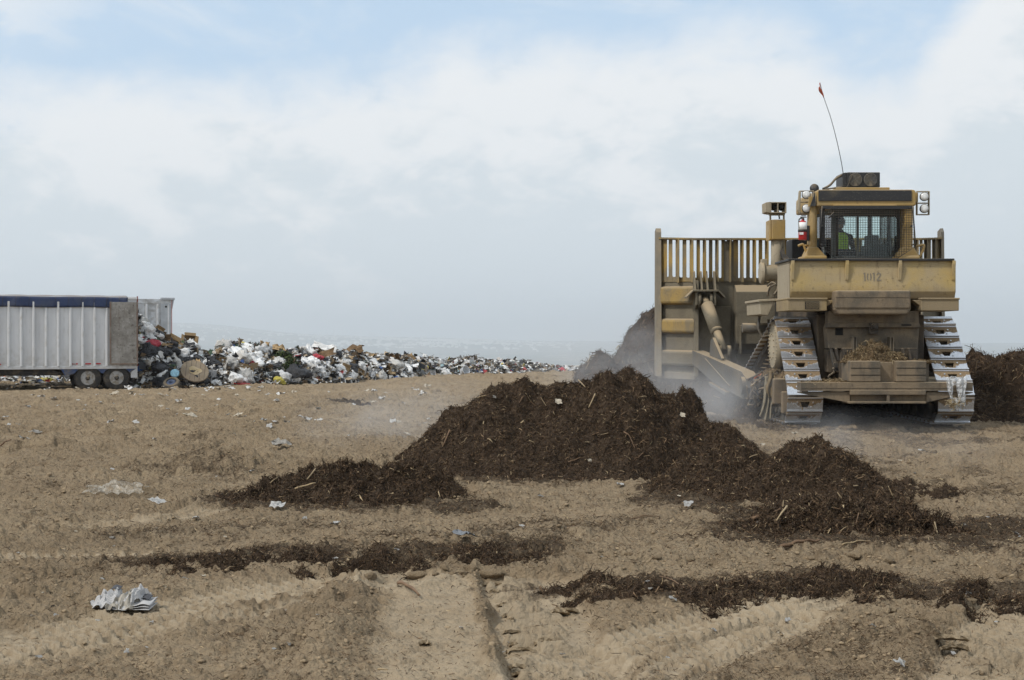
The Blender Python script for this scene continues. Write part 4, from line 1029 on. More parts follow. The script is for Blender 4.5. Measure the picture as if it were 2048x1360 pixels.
for s2, cx2 in ((1,0),):
    # 0: two half loops with a stencil gap
    for sg in (-1,1):
        P_ = []
        for an in np.linspace(-70,70,9): P_.append((1738.2+sg*(.6+4.2*math.cos(R(an))),553.6+8.3*math.sin(R(an))))
        for an in np.linspace(70,-70,9): P_.append((1738.2+sg*(.6+2.1*math.cos(R(an))),553.6+5.6*math.sin(R(an))))
        dig(P_)
P_ = [(1753.0,550),(1753.4,547.6),(1755.4,545.5),(1759,545.2),(1761.8,547),(1762.2,550),(1760.8,553),(1757,557.5),(1756.6,559.3),(1762.8,559.3),(1762.8,562),(1753.2,562),(1753.4,558.5),(1757.6,553),(1759.4,550.3),(1759.2,548.3),(1757.4,547.6),(1755.9,548.4),(1755.6,550)]
dig(P_)
part('stencilled_number', m, M['stencil'], tank, 0)
for s2, x0, x1 in ((-1,1576,1654),(1,1842,1918)):
    m = MB(); pbox(m,x0,597.5,x1,621.5,.02,1.1); a = B(x0,597,.02); b = B(x1,597,.02); m.box(a[0]-.01,b[0]+.01,.0,1.15,a[2]-.02,a[2]+.012)
    q = (1654,1672) if s2 < 0 else (1842,1824); ppoly(m,[(q[0],600),(q[1],600),(q[0],613)],.1,.3)
    part('rear_fender', m, M['tank'], doz, .01)
m = MB(); pbox(m,1610,603,1638.5,618,.012,.02); part('fender_louvre', m, M['hole'], doz, 0)
m = MB()
for i in range(10):
    for j in range(6):
        x = 1611.5+i*2.75+(j%2)*1.2; y = 604+j*2.3; pbox(m,x,y,x+1.5,y+1.3,.004,.011)
part('louvre_grid', m, M['tank'], doz, 0)
m = MB(); a = B(1577,598,1.15)
ppoly(m,[(1517,599),(1577,596),(1577,601),(1517,604)],1.12,2.6); ppoly(m,[(1520,604),(1549,602.5),(1536,631),(1521,629)],1.15,2.6); ppoly(m,[(1563,602),(1577,601),(1577,622)],1.13,1.3)
part('step_fender', m, M['side'], doz, .01)
m = MB(); b0 = B(1519,628,2.0); m.tube([b0,(b0[0]-.02,2.0,b0[2]-.25),(b0[0]+.03,2.0,b0[2]-.42),(b0[0]+.18,2.0,b0[2]-.40),(b0[0]+.16,2.0,b0[2]-.1)],.025,8)
m.tube([(b0[0]-.25,2.4,b0[2]-.25),(b0[0]+.35,2.4,b0[2]-.25)],.09,10); part('step_rail', m, M['arm'], doz, 0)

# --- lift cylinder with work-lamp mast beside the hood
m = MB(); a = B(1552,560,3.0); b = B(1556,440,3.0); m.tube([B(1550,600,3.0),B(1553,520,3.0),b],.105,14); m.tube([B(1564,600,3.1),B(1563,480,3.1)],.06,10)
part('lift_cylinder', m, M['side'], doz, 0)
m = MB(); a = B(1543,545,2.75); m.lathe((a[0]-.2,2.95,a[2]),(1,0,0),[(0,.10),(.02,.20),(.08,.22),(.1,.16),(.36,.15)],20); m.cyl((a[0]+.1,2.95,a[2]),(a[0]+.5,2.95,a[2]),.12,.12,16)
m.box(a[0]-.16,a[0]-.06,2.85,3.05,a[2]-.12,a[2]+.26); part('cylinder_yoke', m, M['side'], doz, .01)
for k in range(4): part('hydraulic_hose', MB().tube([B(1560+k,480,3.05),B(1562+k*1.5,505,2.9),B(1570+k*3,522,2.8),B(1576+k,530,2.6)],.022,6,5), M['rubber'], doz, 0)
part('hydraulic_hose', MB().tube([B(1535,572,2.6),B(1545,565,2.5),B(1556,575,2.4),B(1548,590,2.3)],.02,6,5), M['rubber'], doz, 0); part('hydraulic_hose', MB().tube([B(1535,592,2.6),B(1540,575,2.5),B(1553,568,2.4)],.018,6,5), M['rubber'], doz, 0)
m = MB(); pbox(m,1544,439,1571,479,2.85,3.25); ppoly(m,[(1538.5,440),(1544,439),(1544,479),(1538.5,481)],2.87,3.25)
part('mast_box', m, M['yellow'], doz, .015)
m = MB()
for x in (1541,1568): pbox(m,x-1.5,427.5,x+1.5,441,2.95,3.0)
pbox(m,1540,427,1570,430,2.9,3.05); part('lamp_bracket', m, M['side'], doz, .005)
def lamp(px, py, rpx, d, face=-1, tilt=0, dark=False, parent=doz):
    c_ = Vector(B(px,py,d)); r = rpx*(DOZY+d)/F; ax = Vector((tilt,face,0)).normalized()
    m = MB().lathe(c_-ax*.10,ax,[(0,r*.45),(.03,r*.8),(.09,r*1.0),(.12,r*1.04),(.13,r*.96)],20); o = part('work_lamp', m, M['black'], parent, 0)
    m = MB().lathe(c_+ax*.022,ax,[(0,r*.94),(.010,r*.9),(.022,r*.6),(.028,.0)],20); part('lens', m, M['black'] if dark else M['lens'], o, 0)
    return o
m = MB()
def cage(x0,y0,x1,y1,d0,d1,th,split=None):
    a = B(x0,y0,d0); b = B(x1,y1,d0); k = th*(DOZY+d0)/F
    m.box(a[0],b[0],d0,d1,a[2]-k,a[2]); m.box(a[0],b[0],d0,d1,b[2],b[2]+k); m.box(a[0],a[0]+k,d0,d1,b[2]+k,a[2]-k); m.box(b[0]-k,b[0],d0,d1,b[2]+k,a[2]-k)
    if split: c_ = B(*split,d0); (m.box(c_[0]-k/2,c_[0]+k/2,d0,d1,b[2]+k,a[2]-k) if split[1] == 0 else m.box(a[0]+k,b[0]-k,d0,d1,c_[2]-k/2,c_[2]+k/2))
cage(1541,404,1573,426,2.8,3.2,1.8,(1556,0)); ppoly(m,[(1531,405),(1541,403.5),(1541,426),(1531.5,424)],2.8,3.2)
part('lamp_cage', m, M['side'], doz, .006)
lamp(1546.5,414,7,3.0,1,-.3,True); lamp(1562.5,414.5,7,3.0,1,.1,True)
m = MB(); m.tube([B(1554,405,2.85),B(1556,420,2.82),B(1559,438,2.84)],.014,6,4); part('lamp_wire', m, M['rubber'], doz, 0)

# --- cab: rollover frame, walls with windows, guard, roof gear
cab = empty('cab', (0,0,0)); cab.parent = doz
m = MB(); d0 = 1.08
def rrect(x0,y0,x1,y1,r,n=4):
    P_ = []
    for cx_, cy_, a0 in ((x1-r,y1-r,0),(x0+r,y1-r,90),(x0+r,y0+r,180),(x1-r,y0+r,270)):
        for k in range(n+1): a = R(a0+90*k/n); P_.append((cx_+r*math.cos(a), cy_+r*math.sin(a)))
    return P_
ppoly(m, [(1633,413),(1633,383),(1637,379),(1828,379),(1832,383),(1832,411),(1824,413)], d0, 2.9)
part('roof', m, M['yellow'], cab, .03)
m = MB(); pbox(m,1637,380.5,1823.5,402,d0-.02,d0-.002); part('roof_panel', m, M['black'], cab, .006)
m = MB(); pbox(m,1668,408.5,1794,412.5,1.03,1.12); part('roof_lip', m, M['yellow'], cab, .01)
m = MB(); pbox(m,1673,374.6,1779.5,379.2,1.35,2.4); part('roof_rack', m, M['yellow'], cab, .01)
m = MB(); pbox(m,1694,344.5,1760,374.3,1.5,2.05); ac = part('cooling_unit', m, M['black'], cab, .012)
m = MB(); ppoly(m,[(1685,346),(1693.8,344.8),(1693.8,374),(1685,374)],1.53,2.05); part('side_cover', m, M['black'], ac, .01)
for x in (1710.6,1741):
    c_ = Vector(B(x,359.5,1.48)); r = 13.4*(DOZY+1.48)/F; m = MB()
    m.lathe(c_+Vector((0,.018,0)),(0,-1,0),[(0,r),(.022,r),(.026,r*.93),(.012,r*.92),(.012,.0)],28)
    for q in range(1,7): m.tube([c_+Vector((r*q/7*math.cos(a),-.012,r*q/7*math.sin(a))) for a in np.linspace(0,2*math.pi,25)],.0028,4)
    for q in range(4): a = R(35+90*q); m.tube([c_+Vector((0,-.014,0)),c_+Vector((r*.95*math.cos(a),-.014,r*.95*math.sin(a)))],.004,4)
    for q in range(5): a = R(72*q); m.add([tuple(c_+Vector((.03*math.cos(a),.004,.03*math.sin(a)))),tuple(c_+Vector((r*.85*math.cos(a),-.002,r*.85*math.sin(a)))),tuple(c_+Vector((r*.85*math.cos(a+.7),.006,r*.85*math.sin(a+.7))))],[(0,1,2)])
    part('fan_grille', m, worn('fan_plastic',(.10,.10,.10),(.2,.18,.14),.4,4,.6) if x < 1720 else bpy.data.materials['fan_plastic'], ac, 0)
m = MB().tube([B(1684,350.5,1.6),B(1672,357,1.55),B(1660,370,1.5),B(1646,378,1.4)],.022,8,6); m.tube([B(1684,374,1.45),B(1668,376,1.42),B(1648,379,1.4)],.014,6,4); m.tube([B(1700,347,1.47),B(1703,352,1.46),B(1699,362,1.46),B(1695,372,1.46),B(1690,376,1.46)],.008,5,5); part('power_cable', m, M['rubber'], cab, 0)
m = MB(); c_ = Vector(B(1628.3,377,1.5)); m.lathe(c_+Vector((0,.06,0)),(0,-1,0),[(0,.03),(.03,.072),(.07,.083),(.085,.080),(.09,.0)],24); m.cyl(c_+Vector((0,0,-.12)),c_,.015,.015,8); part('round_mirror', m, M['black'], cab, 0)
m = MB().tube([B(1686,346,1.75),B(1682,322,1.75),B(1673,280,1.75),B(1661,235,1.75),B(1648,197,1.75),B(1639.5,165,1.75)],[.007,.0045],6,5); part('antenna', m, M['black'], cab, 0)
RED = plain('faded_flag', (.36,.08,.045), .8, 0, .3, 20)
def flagf(u, v):
    px = 1639.2+v*8+(-5.5*u*math.sin(math.pi*min(v*1.15,1))*(1 if v > .3 else .6)); py = 166+v*29
    a = B(px, py, 1.75); return (a[0], a[1]+.04*math.sin(u*4+v*6), a[2])
fl = MB().grid(flagf, 6, 12).build('antenna_flag', RED, cab, 0, .004); fl['label'] = 'faded red pennant wrapped on the whip antenna'
for s2, x in ((-1,(1620,1635)),(1,(1808,1827))):
    m = MB(); pbox(m,x[0],410,x[1],512,1.15,1.45); part('roll_bar_post', m, M['yellow'], cab, .05)
    m = MB(); xa = (1612,1652) if s2 < 0 else (1800,1838)
    ppoly(m,[(xa[0],517.5),(xa[0],510),(x[0]-1,494),(x[1]+1,494),(xa[1],512),(xa[1],517.5)],1.12,1.5); pbox(m,xa[0]-3,511,xa[1]+2,518,1.0,1.6)
    part('post_foot', m, M['yellow'], cab, .02)
m = MB().tube([B(1596,492,1.3),B(1603,489,1.3),B(1607,490,1.3),B(1612,504,1.3),B(1615,511,1.3)],.022,8,3).tube([B(1606,491,1.3),B(1616,491,1.3)],.018,8); part('hand_rail', m, M['yellow'], cab, 0)
m = MB().tube([B(1832,493,1.3),B(1845,489.5,1.3),B(1848,493,1.3),B(1843,507,1.3),B(1838,513,1.3)],.022,8,3); part('hand_rail', m, M['yellow'], cab, 0)
# walls
m = MB()
def ring(x0,y0,x1,y1,ix0,iy0,ix1,iy1,d0,d1):
    pbox(m,x0,y0,x1,iy0,d0,d1); pbox(m,x0,iy1,x1,y1,d0,d1); pbox(m,x0,iy0,ix0,iy1,d0,d1); pbox(m,ix1,iy0,x1,iy1,d0,d1)
ring(1664,412,1803,517,1672,433,1795,512,1.45,1.52); pbox(m,1714,433,1718,512,1.44,1.51)
part('rear_wall', m, M['trim'], cab, .01)
m = MB()
ring(1668,418,1795,530,1676,427,1789,503,2.92,3.0); pbox(m,1737,427,1744,503,2.92,2.99)
part('front_wall', m, M['trim'], cab, .01)
xl, xr = B(1664,0,1.5)[0], B(1803,0,1.5)[0]; zt, zb, zw = B(0,412,1.5)[2], B(0,520,1.5)[2]-.3, B(0,498,1.5)[2]
m = MB()
for x in (xl,xr):
    s2 = .03 if x < 0 else -.03
    m.box(x,x+s2,1.52,2.92,zb,zw-.25); m.box(x,x+s2,1.52,2.92,zt-.10,zt); m.box(x,x+s2,2.2,2.28,zw-.25,zt-.10); m.box(x,x+s2,1.52,1.60,zw-.25,zt-.1); m.box(x,x+s2,2.84,2.92,zw-.25,zt-.1)
m.box(xl,xr,1.5,2.95,zb,zb+.04); m.box(xl+.03,xr-.03,1.52,2.92,zt-.03,zt)
part('side_wall', m, M['trim'], cab, .006)
m = MB(); pbox(m,1672,433,1795,512,1.48,1.49); part('rear_window', m, GLASS, cab, 0)
m = MB(); pbox(m,1676,427,1789,503,2.95,2.96); part('front_window', m, GLASS, cab, 0)
m = MB().box(xl+.012,xl+.02,1.60,2.84,zw-.25,zt-.10).box(xr-.02,xr-.012,1.60,2.84,zw-.25,zt-.10); part('side_window', m, GLASS, cab, 0)
m = MB(); m.box(-.47,.07,1.95,2.08,zb+.14,zb+.52).box(-.47,.07,2.0,2.5,zb+.14,zb+.26); m.box(-.3,-.1,2.1,2.3,zb+.04,zb+.14); part('operator_seat', m, M['seat'], cab, .05)
m = MB(); m.box(.30,.58,1.9,2.7,zb+.04,zb+.62).box(.34,.54,2.3,2.6,zb+.62,zb+.80).tube([(.40,2.2,zb+.62),(.40,2.25,zb+.80)],.015,6); part('control_console', m, M['trim'], cab, .02)
# rear guard with its welded mesh
gp = [(1644,412),(1825,412),(1831,493),(1794,517),(1672,517),(1639,493)]; gd = .98
m = MB()
for (xa,ya),(xb,yb) in zip(gp, gp[1:]+gp[:1]):
    wv = 3.4 if abs(ya-yb) > 30 else 1.6
    a, b = Vector(B(xa,ya,gd)), Vector(B(xb,yb,gd)); m.tube([a,b], wv*.5*(DOZY+gd)/F, 4)
pbox(m,1644,411.5,1825,418,gd-.01,gd+.02); pbox(m,1639.5,418,1650,493,gd+.03,gd+.06)
for x, y in ((1648,415.5),(1821,415.5),(1645,452),(1823.5,452),(1643,489),(1826,489)): c_ = B(x,y,gd-.05); m.cyl(c_,(c_[0],gd,c_[2]),.017,.017,8)
guard = part('rear_guard', m, M['black'], cab, 0)
m = MB()
def inside_x(y):
    l = np.interp(y,[412,493,517],[1644,1639,1672]); r = np.interp(y,[412,493,517],[1825,1831,1794]); return l, r
y = 416.0
while y < 516: l, r = inside_x(y); m.tube([B(l,y,gd),B(r,y,gd)],.0042,4); y += 4.85
x = 1643.0
while x < 1830:
    yb = 517 if 1672 <= x <= 1794 else (493+(x-1639)/33*24 if x < 1672 else 493+(1831-x)/37*24); m.tube([B(x,413,gd+.008),B(x,yb,gd+.008)],.0042,4); x += 4.85
part('mesh_grille', m, M['black'], guard, 0)
m = MB().tube([B(1657,437,.94),B(1667,425,.94)],.012,6).tube([B(1674,512,1.4),B(1674,440,1.4),B(1682,431,1.4),B(1790,431,1.4),B(1796,440,1.4),B(1796,512,1.4)],.018,6); part('window_bar', m, M['black'], guard, 0)
# lamps at the roof corners
m = MB(); cage(1599,381,1628,427,1.25,1.33,2.0,(1,404)); ppoly(m,[(1599,382),(1602,381),(1601,412),(1600,428),(1596,420)],1.24,1.34); part('lamp_cage', m, M['side'], cab, .005)
lamp(1612,389.5,8.6,1.22,-1,0,False,cab); lamp(1612,417,8.6,1.22,-1,.05,False,cab)
m = MB(); cage(1833.5,382,1859.5,430,1.25,1.33,2.0,(1,406)); part('lamp_cage', m, M['side'], cab, .005); m = MB(); pbox(m,1830,386,1836,404,1.25,1.4); part('lamp_arm', m, M['yellow'], cab, .005)
lamp(1848,393.5,8.8,1.22,-1,0,False,cab); lamp(1848,417.5,8.8,1.22,-1,0,False,cab)
m = MB(); ppoly(m,[(1618,394),(1625,392),(1625,412),(1617,413)],1.1,1.16); part('marker_plate', m, M['yellow'], cab, .003)
m = MB(); ppoly(m,[(1620,413),(1630,386),(1632,412)],1.06,1.095); part('marker_shade', m, M['black'], cab, .003)
m = MB(); pbox(m,1611,451,1619,481,1.18,1.3); part('extinguisher_bracket', m, M['black'], cab, .004)

# --- fire extinguisher hung beside the cab
ext = empty('fire_extinguisher', (DOZX,DOZY,0), 0, 'red fire extinguisher with white label hung on the bulldozer cab post', 'fire extinguisher')
REDP = plain('extinguisher_red', (.42,.022,.025), .3, 0, .12, 12, 0, .6); WHT = plain('label_white', (.72,.72,.70), .6)
a = Vector(B(1605,480,1.0)); b = Vector(B(1606,441,1.0)); r = 8.3*(DOZY+1)/F; hgt = b.z-a.z
m = MB().lathe(a,(0,0,1),[(0,r*.9),(.01,r),(hgt*.86,r),(hgt*.95,r*.8),(hgt*1.0,r*.35),(hgt*1.04,r*.3)],24); m.build('cylinder_body', REDP, ext)
m = MB().lathe(a+Vector((0,0,hgt*.50)),(0,0,1),[(0,r+.003),(hgt*.40,r+.003)],24); m.build('paper_label', WHT, ext)
m = MB().box(a.x-r*.9,a.x+.0,a.y-r-.004,a.y-r*.75,a.z+hgt*.26,a.z+hgt*.38); m.build('inspection_tag', WHT, ext)
m = MB().lathe(a+Vector((0,0,hgt*.41)),(0,0,1),[(0,r+.007),(.045,r+.007)],24); m.build('strap', M['black'], ext)
m = MB().cyl((b.x,b.y,b.z),(b.x,b.y,b.z+.05),.025,.02,10).box(b.x-.05,b.x+.06,b.y-.012,b.y+.012,b.z+.05,b.z+.065).box(b.x-.03,b.x+.05,b.y-.01,b.y+.01,b.z+.075,b.z+.088).tube([(b.x-.02,b.y,b.z+.04),(b.x-.07,b.y-.01,b.z+.02),(b.x-.075,b.y-.02,b.z-.06),(b.x-.07,b.y-.03,b.z-.14)],.012,6,4); m.build('valve_head', M['black'], ext)

# --- operator in the seat, seen from behind
def skinned(name, joints, bones, mat, parent=None, sub=2):
    me = bpy.data.meshes.new(name); bm = bmesh.new(); lay = bm.verts.layers.skin.verify(); vs = []
    for co, rx, ry in joints: v = bm.verts.new(co); v[lay].radius = (rx, ry); vs.append(v)
    vs[0][lay].use_root = True
    for i, j in bones: bm.edges.new((vs[i], vs[j]))
    bm.to_mesh(me); bm.free(); o = link(name, me, mat, parent)
    o.modifiers.new('skin','SKIN'); s_ = o.modifiers.new('sub','SUBSURF'); s_.levels = s_.render_levels = sub
    me.polygons.foreach_set('use_smooth', [True]*len(me.polygons)); o.modifiers['skin'].use_smooth_shade = True
    return o
per = empty('person', (DOZX-.20, DOZY+2.22, zb+.30), 0, 'operator in a lime high-visibility vest seated in the bulldozer cab', 'person')
SKIN = plain('skin', (.36,.2,.13), .6); SHIRT = plain('dark_shirt', (.035,.04,.05), .8, 0, .2, 20); VEST = plain('lime_vest', (.52,.78,.04), .6, 0, .1, 20)
J = [((0,.02,.05),.15,.12),((0,0,.28),.15,.11),((0,-.02,.46),.17,.11),((0,-.01,.55),.07,.06),((0,.02,.62),.055,.055),
     ((-.19,0,.47),.06,.06),((-.27,.10,.24),.045,.045),((-.24,.34,.20),.035,.035),((.19,0,.47),.06,.06),((.27,.10,.24),.045,.045),((.26,.34,.20),.035,.035),
     ((-.10,.20,.06),.085,.08),((-.12,.48,.06),.06,.06),((-.12,.52,-.32),.045,.045),((.10,.20,.06),.085,.08),((.12,.48,.06),.06,.06),((.12,.52,-.32),.045,.045)]
body = skinned('body', J, [(0,1),(1,2),(2,3),(3,4),(2,5),(5,6),(6,7),(2,8),(8,9),(9,10),(0,11),(11,12),(12,13),(0,14),(14,15),(15,16)], SHIRT, per)
hd = MB().lathe((0,.03,.60),(0,.05,1),[(0,.045),(.03,.062),(.08,.080),(.13,.086),(.18,.080),(.22,.055),(.24,.0)],20)
hd.lathe((0,.115,.69),(0,1,-.2),[(0,.02),(.03,.011),(.035,0)],8); hd.lathe((-.085,.03,.69),(-1,-.2,0),[(0,.025),(.012,.022),(.016,0)],10); hd.lathe((.085,.03,.69),(1,-.2,0),[(0,.025),(.012,.022),(.016,0)],10); hd.build('head', SKIN, per)
MB().lathe((0,.01,.70),(0,-.1,1),[(0,.093),(.05,.097),(.10,.085),(.135,.05),(.145,0)],20).build('hair', SEATM if 'SEATM' in globals() else M['seat'], per)
skinned('safety_vest', [((0,.02,.12),.165,.13),((0,0,.30),.168,.125),((0,-.02,.47),.185,.12),((-.12,-.01,.51),.075,.08),((.12,-.01,.51),.075,.08)], [(0,1),(1,2),(2,3),(2,4)], VEST, per)
for s2 in (-1,1):
    h = [((s2*.245,.35,.20),.03,.02),((s2*.24,.41,.195),.035,.016)]; bo = [(0,1)]
    for k, (dx, ln) in enumerate(((-.028,.065),(-.01,.075),(.010,.07),(.028,.055))):
        h += [((s2*.24+dx,.41+ln*.55,.19),.009,.009),((s2*.24+dx,.41+ln*.8,.165),.008,.008)]; bo += [(1,2+2*k),(2+2*k,3+2*k)]
    h += [((s2*.24-s2*.045,.39,.185),.01,.01),((s2*.24-s2*.05,.42,.17),.009,.009)]; bo += [(0,10),(10,11)]
    skinned('hand', h, bo, SKIN, per, 1)

# --- things lying on or caught in the machine
zt_ = CH-(722-HZ)/F*(DOZY-.5)
STRAW = np.array([(.10,.066,.035),(.16,.11,.06),(.24,.18,.10),(.32,.25,.15),(.05,.034,.02)]); SP = np.array([.25,.3,.25,.1,.1])
def dbump(px, py, d, rx, ry, pw=1.8, z0=zt_): a = B(px,py,d); return (a[0]+DOZX, DOZY+d, a[2]-z0, rx, ry, pw)
hp = mound('debris_heap', [dbump(1748,684,-.35,.42,.35,1.5), dbump(1722,702,-.35,.34,.3), dbump(1780,705,-.4,.30,.3), dbump(1840,719,-.4,.3,.25), dbump(1696,719,-.45,.2,.2)], .014, 5200, 103, zt_, (.02,.09), (.004,.011), .9, STRAW, SP, MULCH, (.13,.09,.05))
tag(hp, 'straw and bark debris heaped on top of the bulldozer counterweights', 'debris heap')
zt2 = CH-(764.5-HZ)/F*(DOZY-.75)
hp2 = mound('debris_heap', [dbump(1640,760,-.72,.32,.14,1.8,zt2), dbump(1672,757,-.7,.25,.16,1.8,zt2), dbump(1612,762,-.72,.16,.12,1.8,zt2)], .012, 900, 113, zt2, (.03,.09), (.003,.008), .4, STRAW, SP, MULCH, (.24,.17,.095))
tag(hp2, 'thin layer of tan dirt and chips along the bulldozer drawbar', 'debris heap')
xg, yg = DOZX-1.36, DOZY+1.3
hp3 = mound('debris_heap', [(xg,yg+.1,.22,.26,.5,1.6),(xg-.1,yg+.7,.20,.25,.4,1.6),(xg+.05,yg-.35,.12,.2,.3,1.6)], .018, 2600, 123, .80, (.04,.12), (.004,.010), .8, STRAW, SP, MULCH, (.19,.135,.08))
tag(hp3, 'dirt and trash packed on the track frame below the round hub cover', 'debris heap')
t = NT('clear_film'); c = t.obj(); k = t.rng(t.noise(c, 22, 5, .7, .8), .35, .65)
pb = t.bsdf(t.mix(k, (.52,.53,.53), (.80,.82,.83)), .3, 0.0, t.bump(t.noise(c, 30, 4, .6, 1.0), .8, .02), .6)
tr = t.n('BsdfTransparent'); mx = t.n('MixShader'); t.t.links.new(t.rng(k, 0, 1, .35, .85), mx.inputs[0]); t.t.links.new(tr.outputs[0], mx.inputs[1]); t.t.links.new(pb, mx.inputs[2]); FILM = t.out(mx.outputs[0])
sb = empty('plastic_bag', (DOZX,DOZY,0), 0, 'clear plastic bag snagged on the drawbar end, a clump of straw in its pouch', 'plastic bag')
def strip(xa, xb, xc, xd, yt, yb, d, ph):
    def f(u, v):
        px = (xa+(xb-xa)*u)*(1-v)+(xc+(xd-xc)*u)*v+1.2*math.sin(v*9+ph+u*5); py = yt+(yb-yt)*v+1.5*math.sin(u*9+ph)
        a = B(px, py, d); return (a[0], a[1]-.04*math.sin(u*math.pi)-.02*math.sin(u*14+ph+v*3), a[2]+.008*math.sin(u*20+ph))
    return f
m = MB(); m.grid(strip(1889,1903,1902,1908,756,806,-.94,.3),10,16); m.grid(strip(1912,1934,1918,1931,757,812,-.95,1.7),12,16); m.grid(strip(1896,1928,1902,1926,754,772,-.95,2.6),14,8); m.grid(strip(1890,1934,1896,1930,756,754,-.70,.9),10,4)
def pouch(u, v):
    a = math.pi*2*u; rr_ = (13.5-5*v)*math.sqrt(max(0,1-(v*.98)**3)); cxp = 1916+.5*math.sin(v*5); a3 = B(cxp+rr_*math.cos(a), 796+24*v, -.97); return (a3[0], a3[1]+.09*math.sin(a)*(1-v*.5)+.01*math.sin(a*7), a3[2])
m.grid(pouch,24,10); m.build('film', FILM, sb)
cb = B(1913,806,-.97)
vs_, f_ = clod_mesh(4,.4,2); 
rngc = np.random.default_rng(6); PP = np.repeat(vs_*.095+np.array(cb),5,0)+rngc.normal(0,.015,(len(vs_)*5,3)); NN = np.repeat(vs_/np.linalg.norm(vs_,axis=1)[:,None],5,0)
sv_, sq_, sc_ = strands(PP,NN,rngc,(.03,.08),(.006,.014),.5,np.array([(.34,.27,.16),(.45,.37,.24),(.22,.16,.09)]),np.array([.45,.35,.2]))
link('straw_clump', raw_mesh('straw_clump', np.concatenate([vs_*.085+np.array(cb),sv_]), quads=sq_+len(vs_), tris=f_, col=np.concatenate([np.tile([.25,.19,.11],(len(vs_),1)),sc_])), MULCH, sb)
RAG = plain('rag_cloth', (.23,.195,.135), .9, 0, .35, 9, .6)
def ragf(u, v):
    px = 1533+(u-.5)*(7+26*v*v+5*math.sin(v*5))+3*math.sin(v*4); py = 752+v*92*(1-.25*abs(u-.55)); a = B(px,py,.95)
    return (a[0], a[1]+.05*math.sin(u*16+v*4)-.04*v, a[2])
rg = MB().grid(ragf,16,22).build('torn_rag', RAG, None, 0, .006); rg.location = (DOZX,DOZY,0); tag(rg, 'torn dusty cloth dangling from the push arm pivot of the bulldozer', 'rag')
def rag2(u, v):
    px = 1541+(u-.5)*(9+6*math.sin(v*3))+2*math.sin(v*7); py = 742+v*54; a = B(px,py,.9); return (a[0], a[1]+.05*math.sin(u*9+v*5), a[2])
r2 = MB().grid(rag2,10,14).build('torn_rag', plain('rag_brown',(.20,.145,.075),.9,0,.3,9,.6), None, 0, .02); r2.location = (DOZX,DOZY,0); tag(r2, 'brown twisted rag wedged above the roller guard of the bulldozer', 'rag')
m = MB(); rngw = random.Random(3)
for k in range(70):
    a = Vector(B(rngw.uniform(1504,1532),rngw.uniform(752,795),rngw.uniform(1.2,1.6)))
    m.tube([a,a+Vector((rngw.uniform(-.1,.1),rngw.uniform(-.1,.1),rngw.uniform(-.2,.06))),a+Vector((rngw.uniform(-.16,.16),rngw.uniform(-.1,.1),rngw.uniform(-.3,.1)))],rngw.uniform(.01,.03),5,3)
tw = m.build('rag_tangle', worn('tangle_cloth',(.05,.05,.055),(.30,.23,.15),.5,9,.9,0,.4,.5), None); tw.location = (DOZX,DOZY,0); tag(tw, 'tangle of cords, wire and dirty cloth wound round the push arm pivot', 'rag tangle')
m = MB().tube([B(1509,757,1.35),B(1515,751,1.3),B(1523,749,1.3)],.02,6,5); oc = m.build('orange_cord', plain('orange',(.55,.12,.04),.7), None); oc.location = (DOZX,DOZY,0); tag(oc, 'short orange cord caught on top of the rag tangle', 'cord')
# ------------------------------------------------------------------ transfer trailers
TH = R(22)
t = NT('trailer_white'); c = t.obj()
n1 = t.noise(t.vmul(c,(1,1,.35)), 1.3, 6, .6); n2 = t.noise(c, 5, 5, .6); n3 = t.noise(t.vmul(c,(1,1,.25)), 9, 4, .6); spz = t.n('SeparateXYZ'); t.t.links.new(c, spz.inputs[0])
cc = t.mix(t.rng(n1,.35,.7), (.62,.63,.645), (.53,.535,.545)); cc = t.mix(t.math('MULTIPLY', t.rng(n3,.55,.75), .35), cc, (.30,.29,.27))
cc = t.mix(t.math('MULTIPLY', t.rng(n2,.6,.75), .3), cc, (.22,.21,.19)); cc = t.mix(t.math('MULTIPLY', t.rng(spz.outputs[2], 2.2, .9), t.rng(n2,.3,.7,.1,.5)), cc, (.33,.30,.25))
TRW = t.out(t.bsdf(cc, .45, .15, t.bump(t.noise(t.vmul(c,(1,1,.8)), 2.6, 3, .6), .35, .05), .5))
t = NT('trailer_silver'); c = t.obj(); n1 = t.noise(c, 2.5, 6, .65, .5); n2 = t.noise(c, 14, 4)
cc = t.mix(t.rng(n1,.4,.68), (.56,.57,.58), (.40,.395,.385)); TRS = t.out(t.bsdf(cc, .42, .5, t.bump(t.noise(c, 3.4, 3, .5), .6, .08), .5))
t = NT('trailer_door'); c = t.obj(); n1 = t.noise(c, 1.4, 8, .68); n2 = t.noise(c, 7, 6, .65); n3 = t.noise(t.vmul(c,(6,6,.7)), 1.5, 5, .6)
cc = t.mix(t.rng(n1,.36,.64), (.33,.315,.29), (.20,.185,.165)); cc = t.mix(t.math('MULTIPLY', t.rng(n2,.54,.68), .75), cc, (.075,.062,.05)); cc = t.mix(t.math('MULTIPLY', t.rng(n3,.52,.72), .5), cc, (.12,.09,.065)); cc = t.mix(t.math('MULTIPLY', t.rng(t.noise(c,16,3),.62,.72), .6), cc, (.48,.47,.44))
TRD = t.out(t.bsdf(cc, .6, .25, t.bump(n2, .4, .03), .4))
TARP = worn('tarp_blue', (.022,.040,.105), (.07,.085,.13), .4, 1.5, .5, 0, .5, .5, (.012,.02,.05), .4)
TBLU = worn('fender_blue', (.028,.055,.14), (.13,.12,.11), .4, 3, .45, 0, .6, .2)
TBLK = worn('undercarriage', (.018,.017,.016), (.10,.08,.055), .4, 3, .7, 0, .6, .3)
TYREM = worn('tyre_rubber', (.026,.025,.024), (.075,.062,.047), .35, 4, .8, 0, .3, .3)
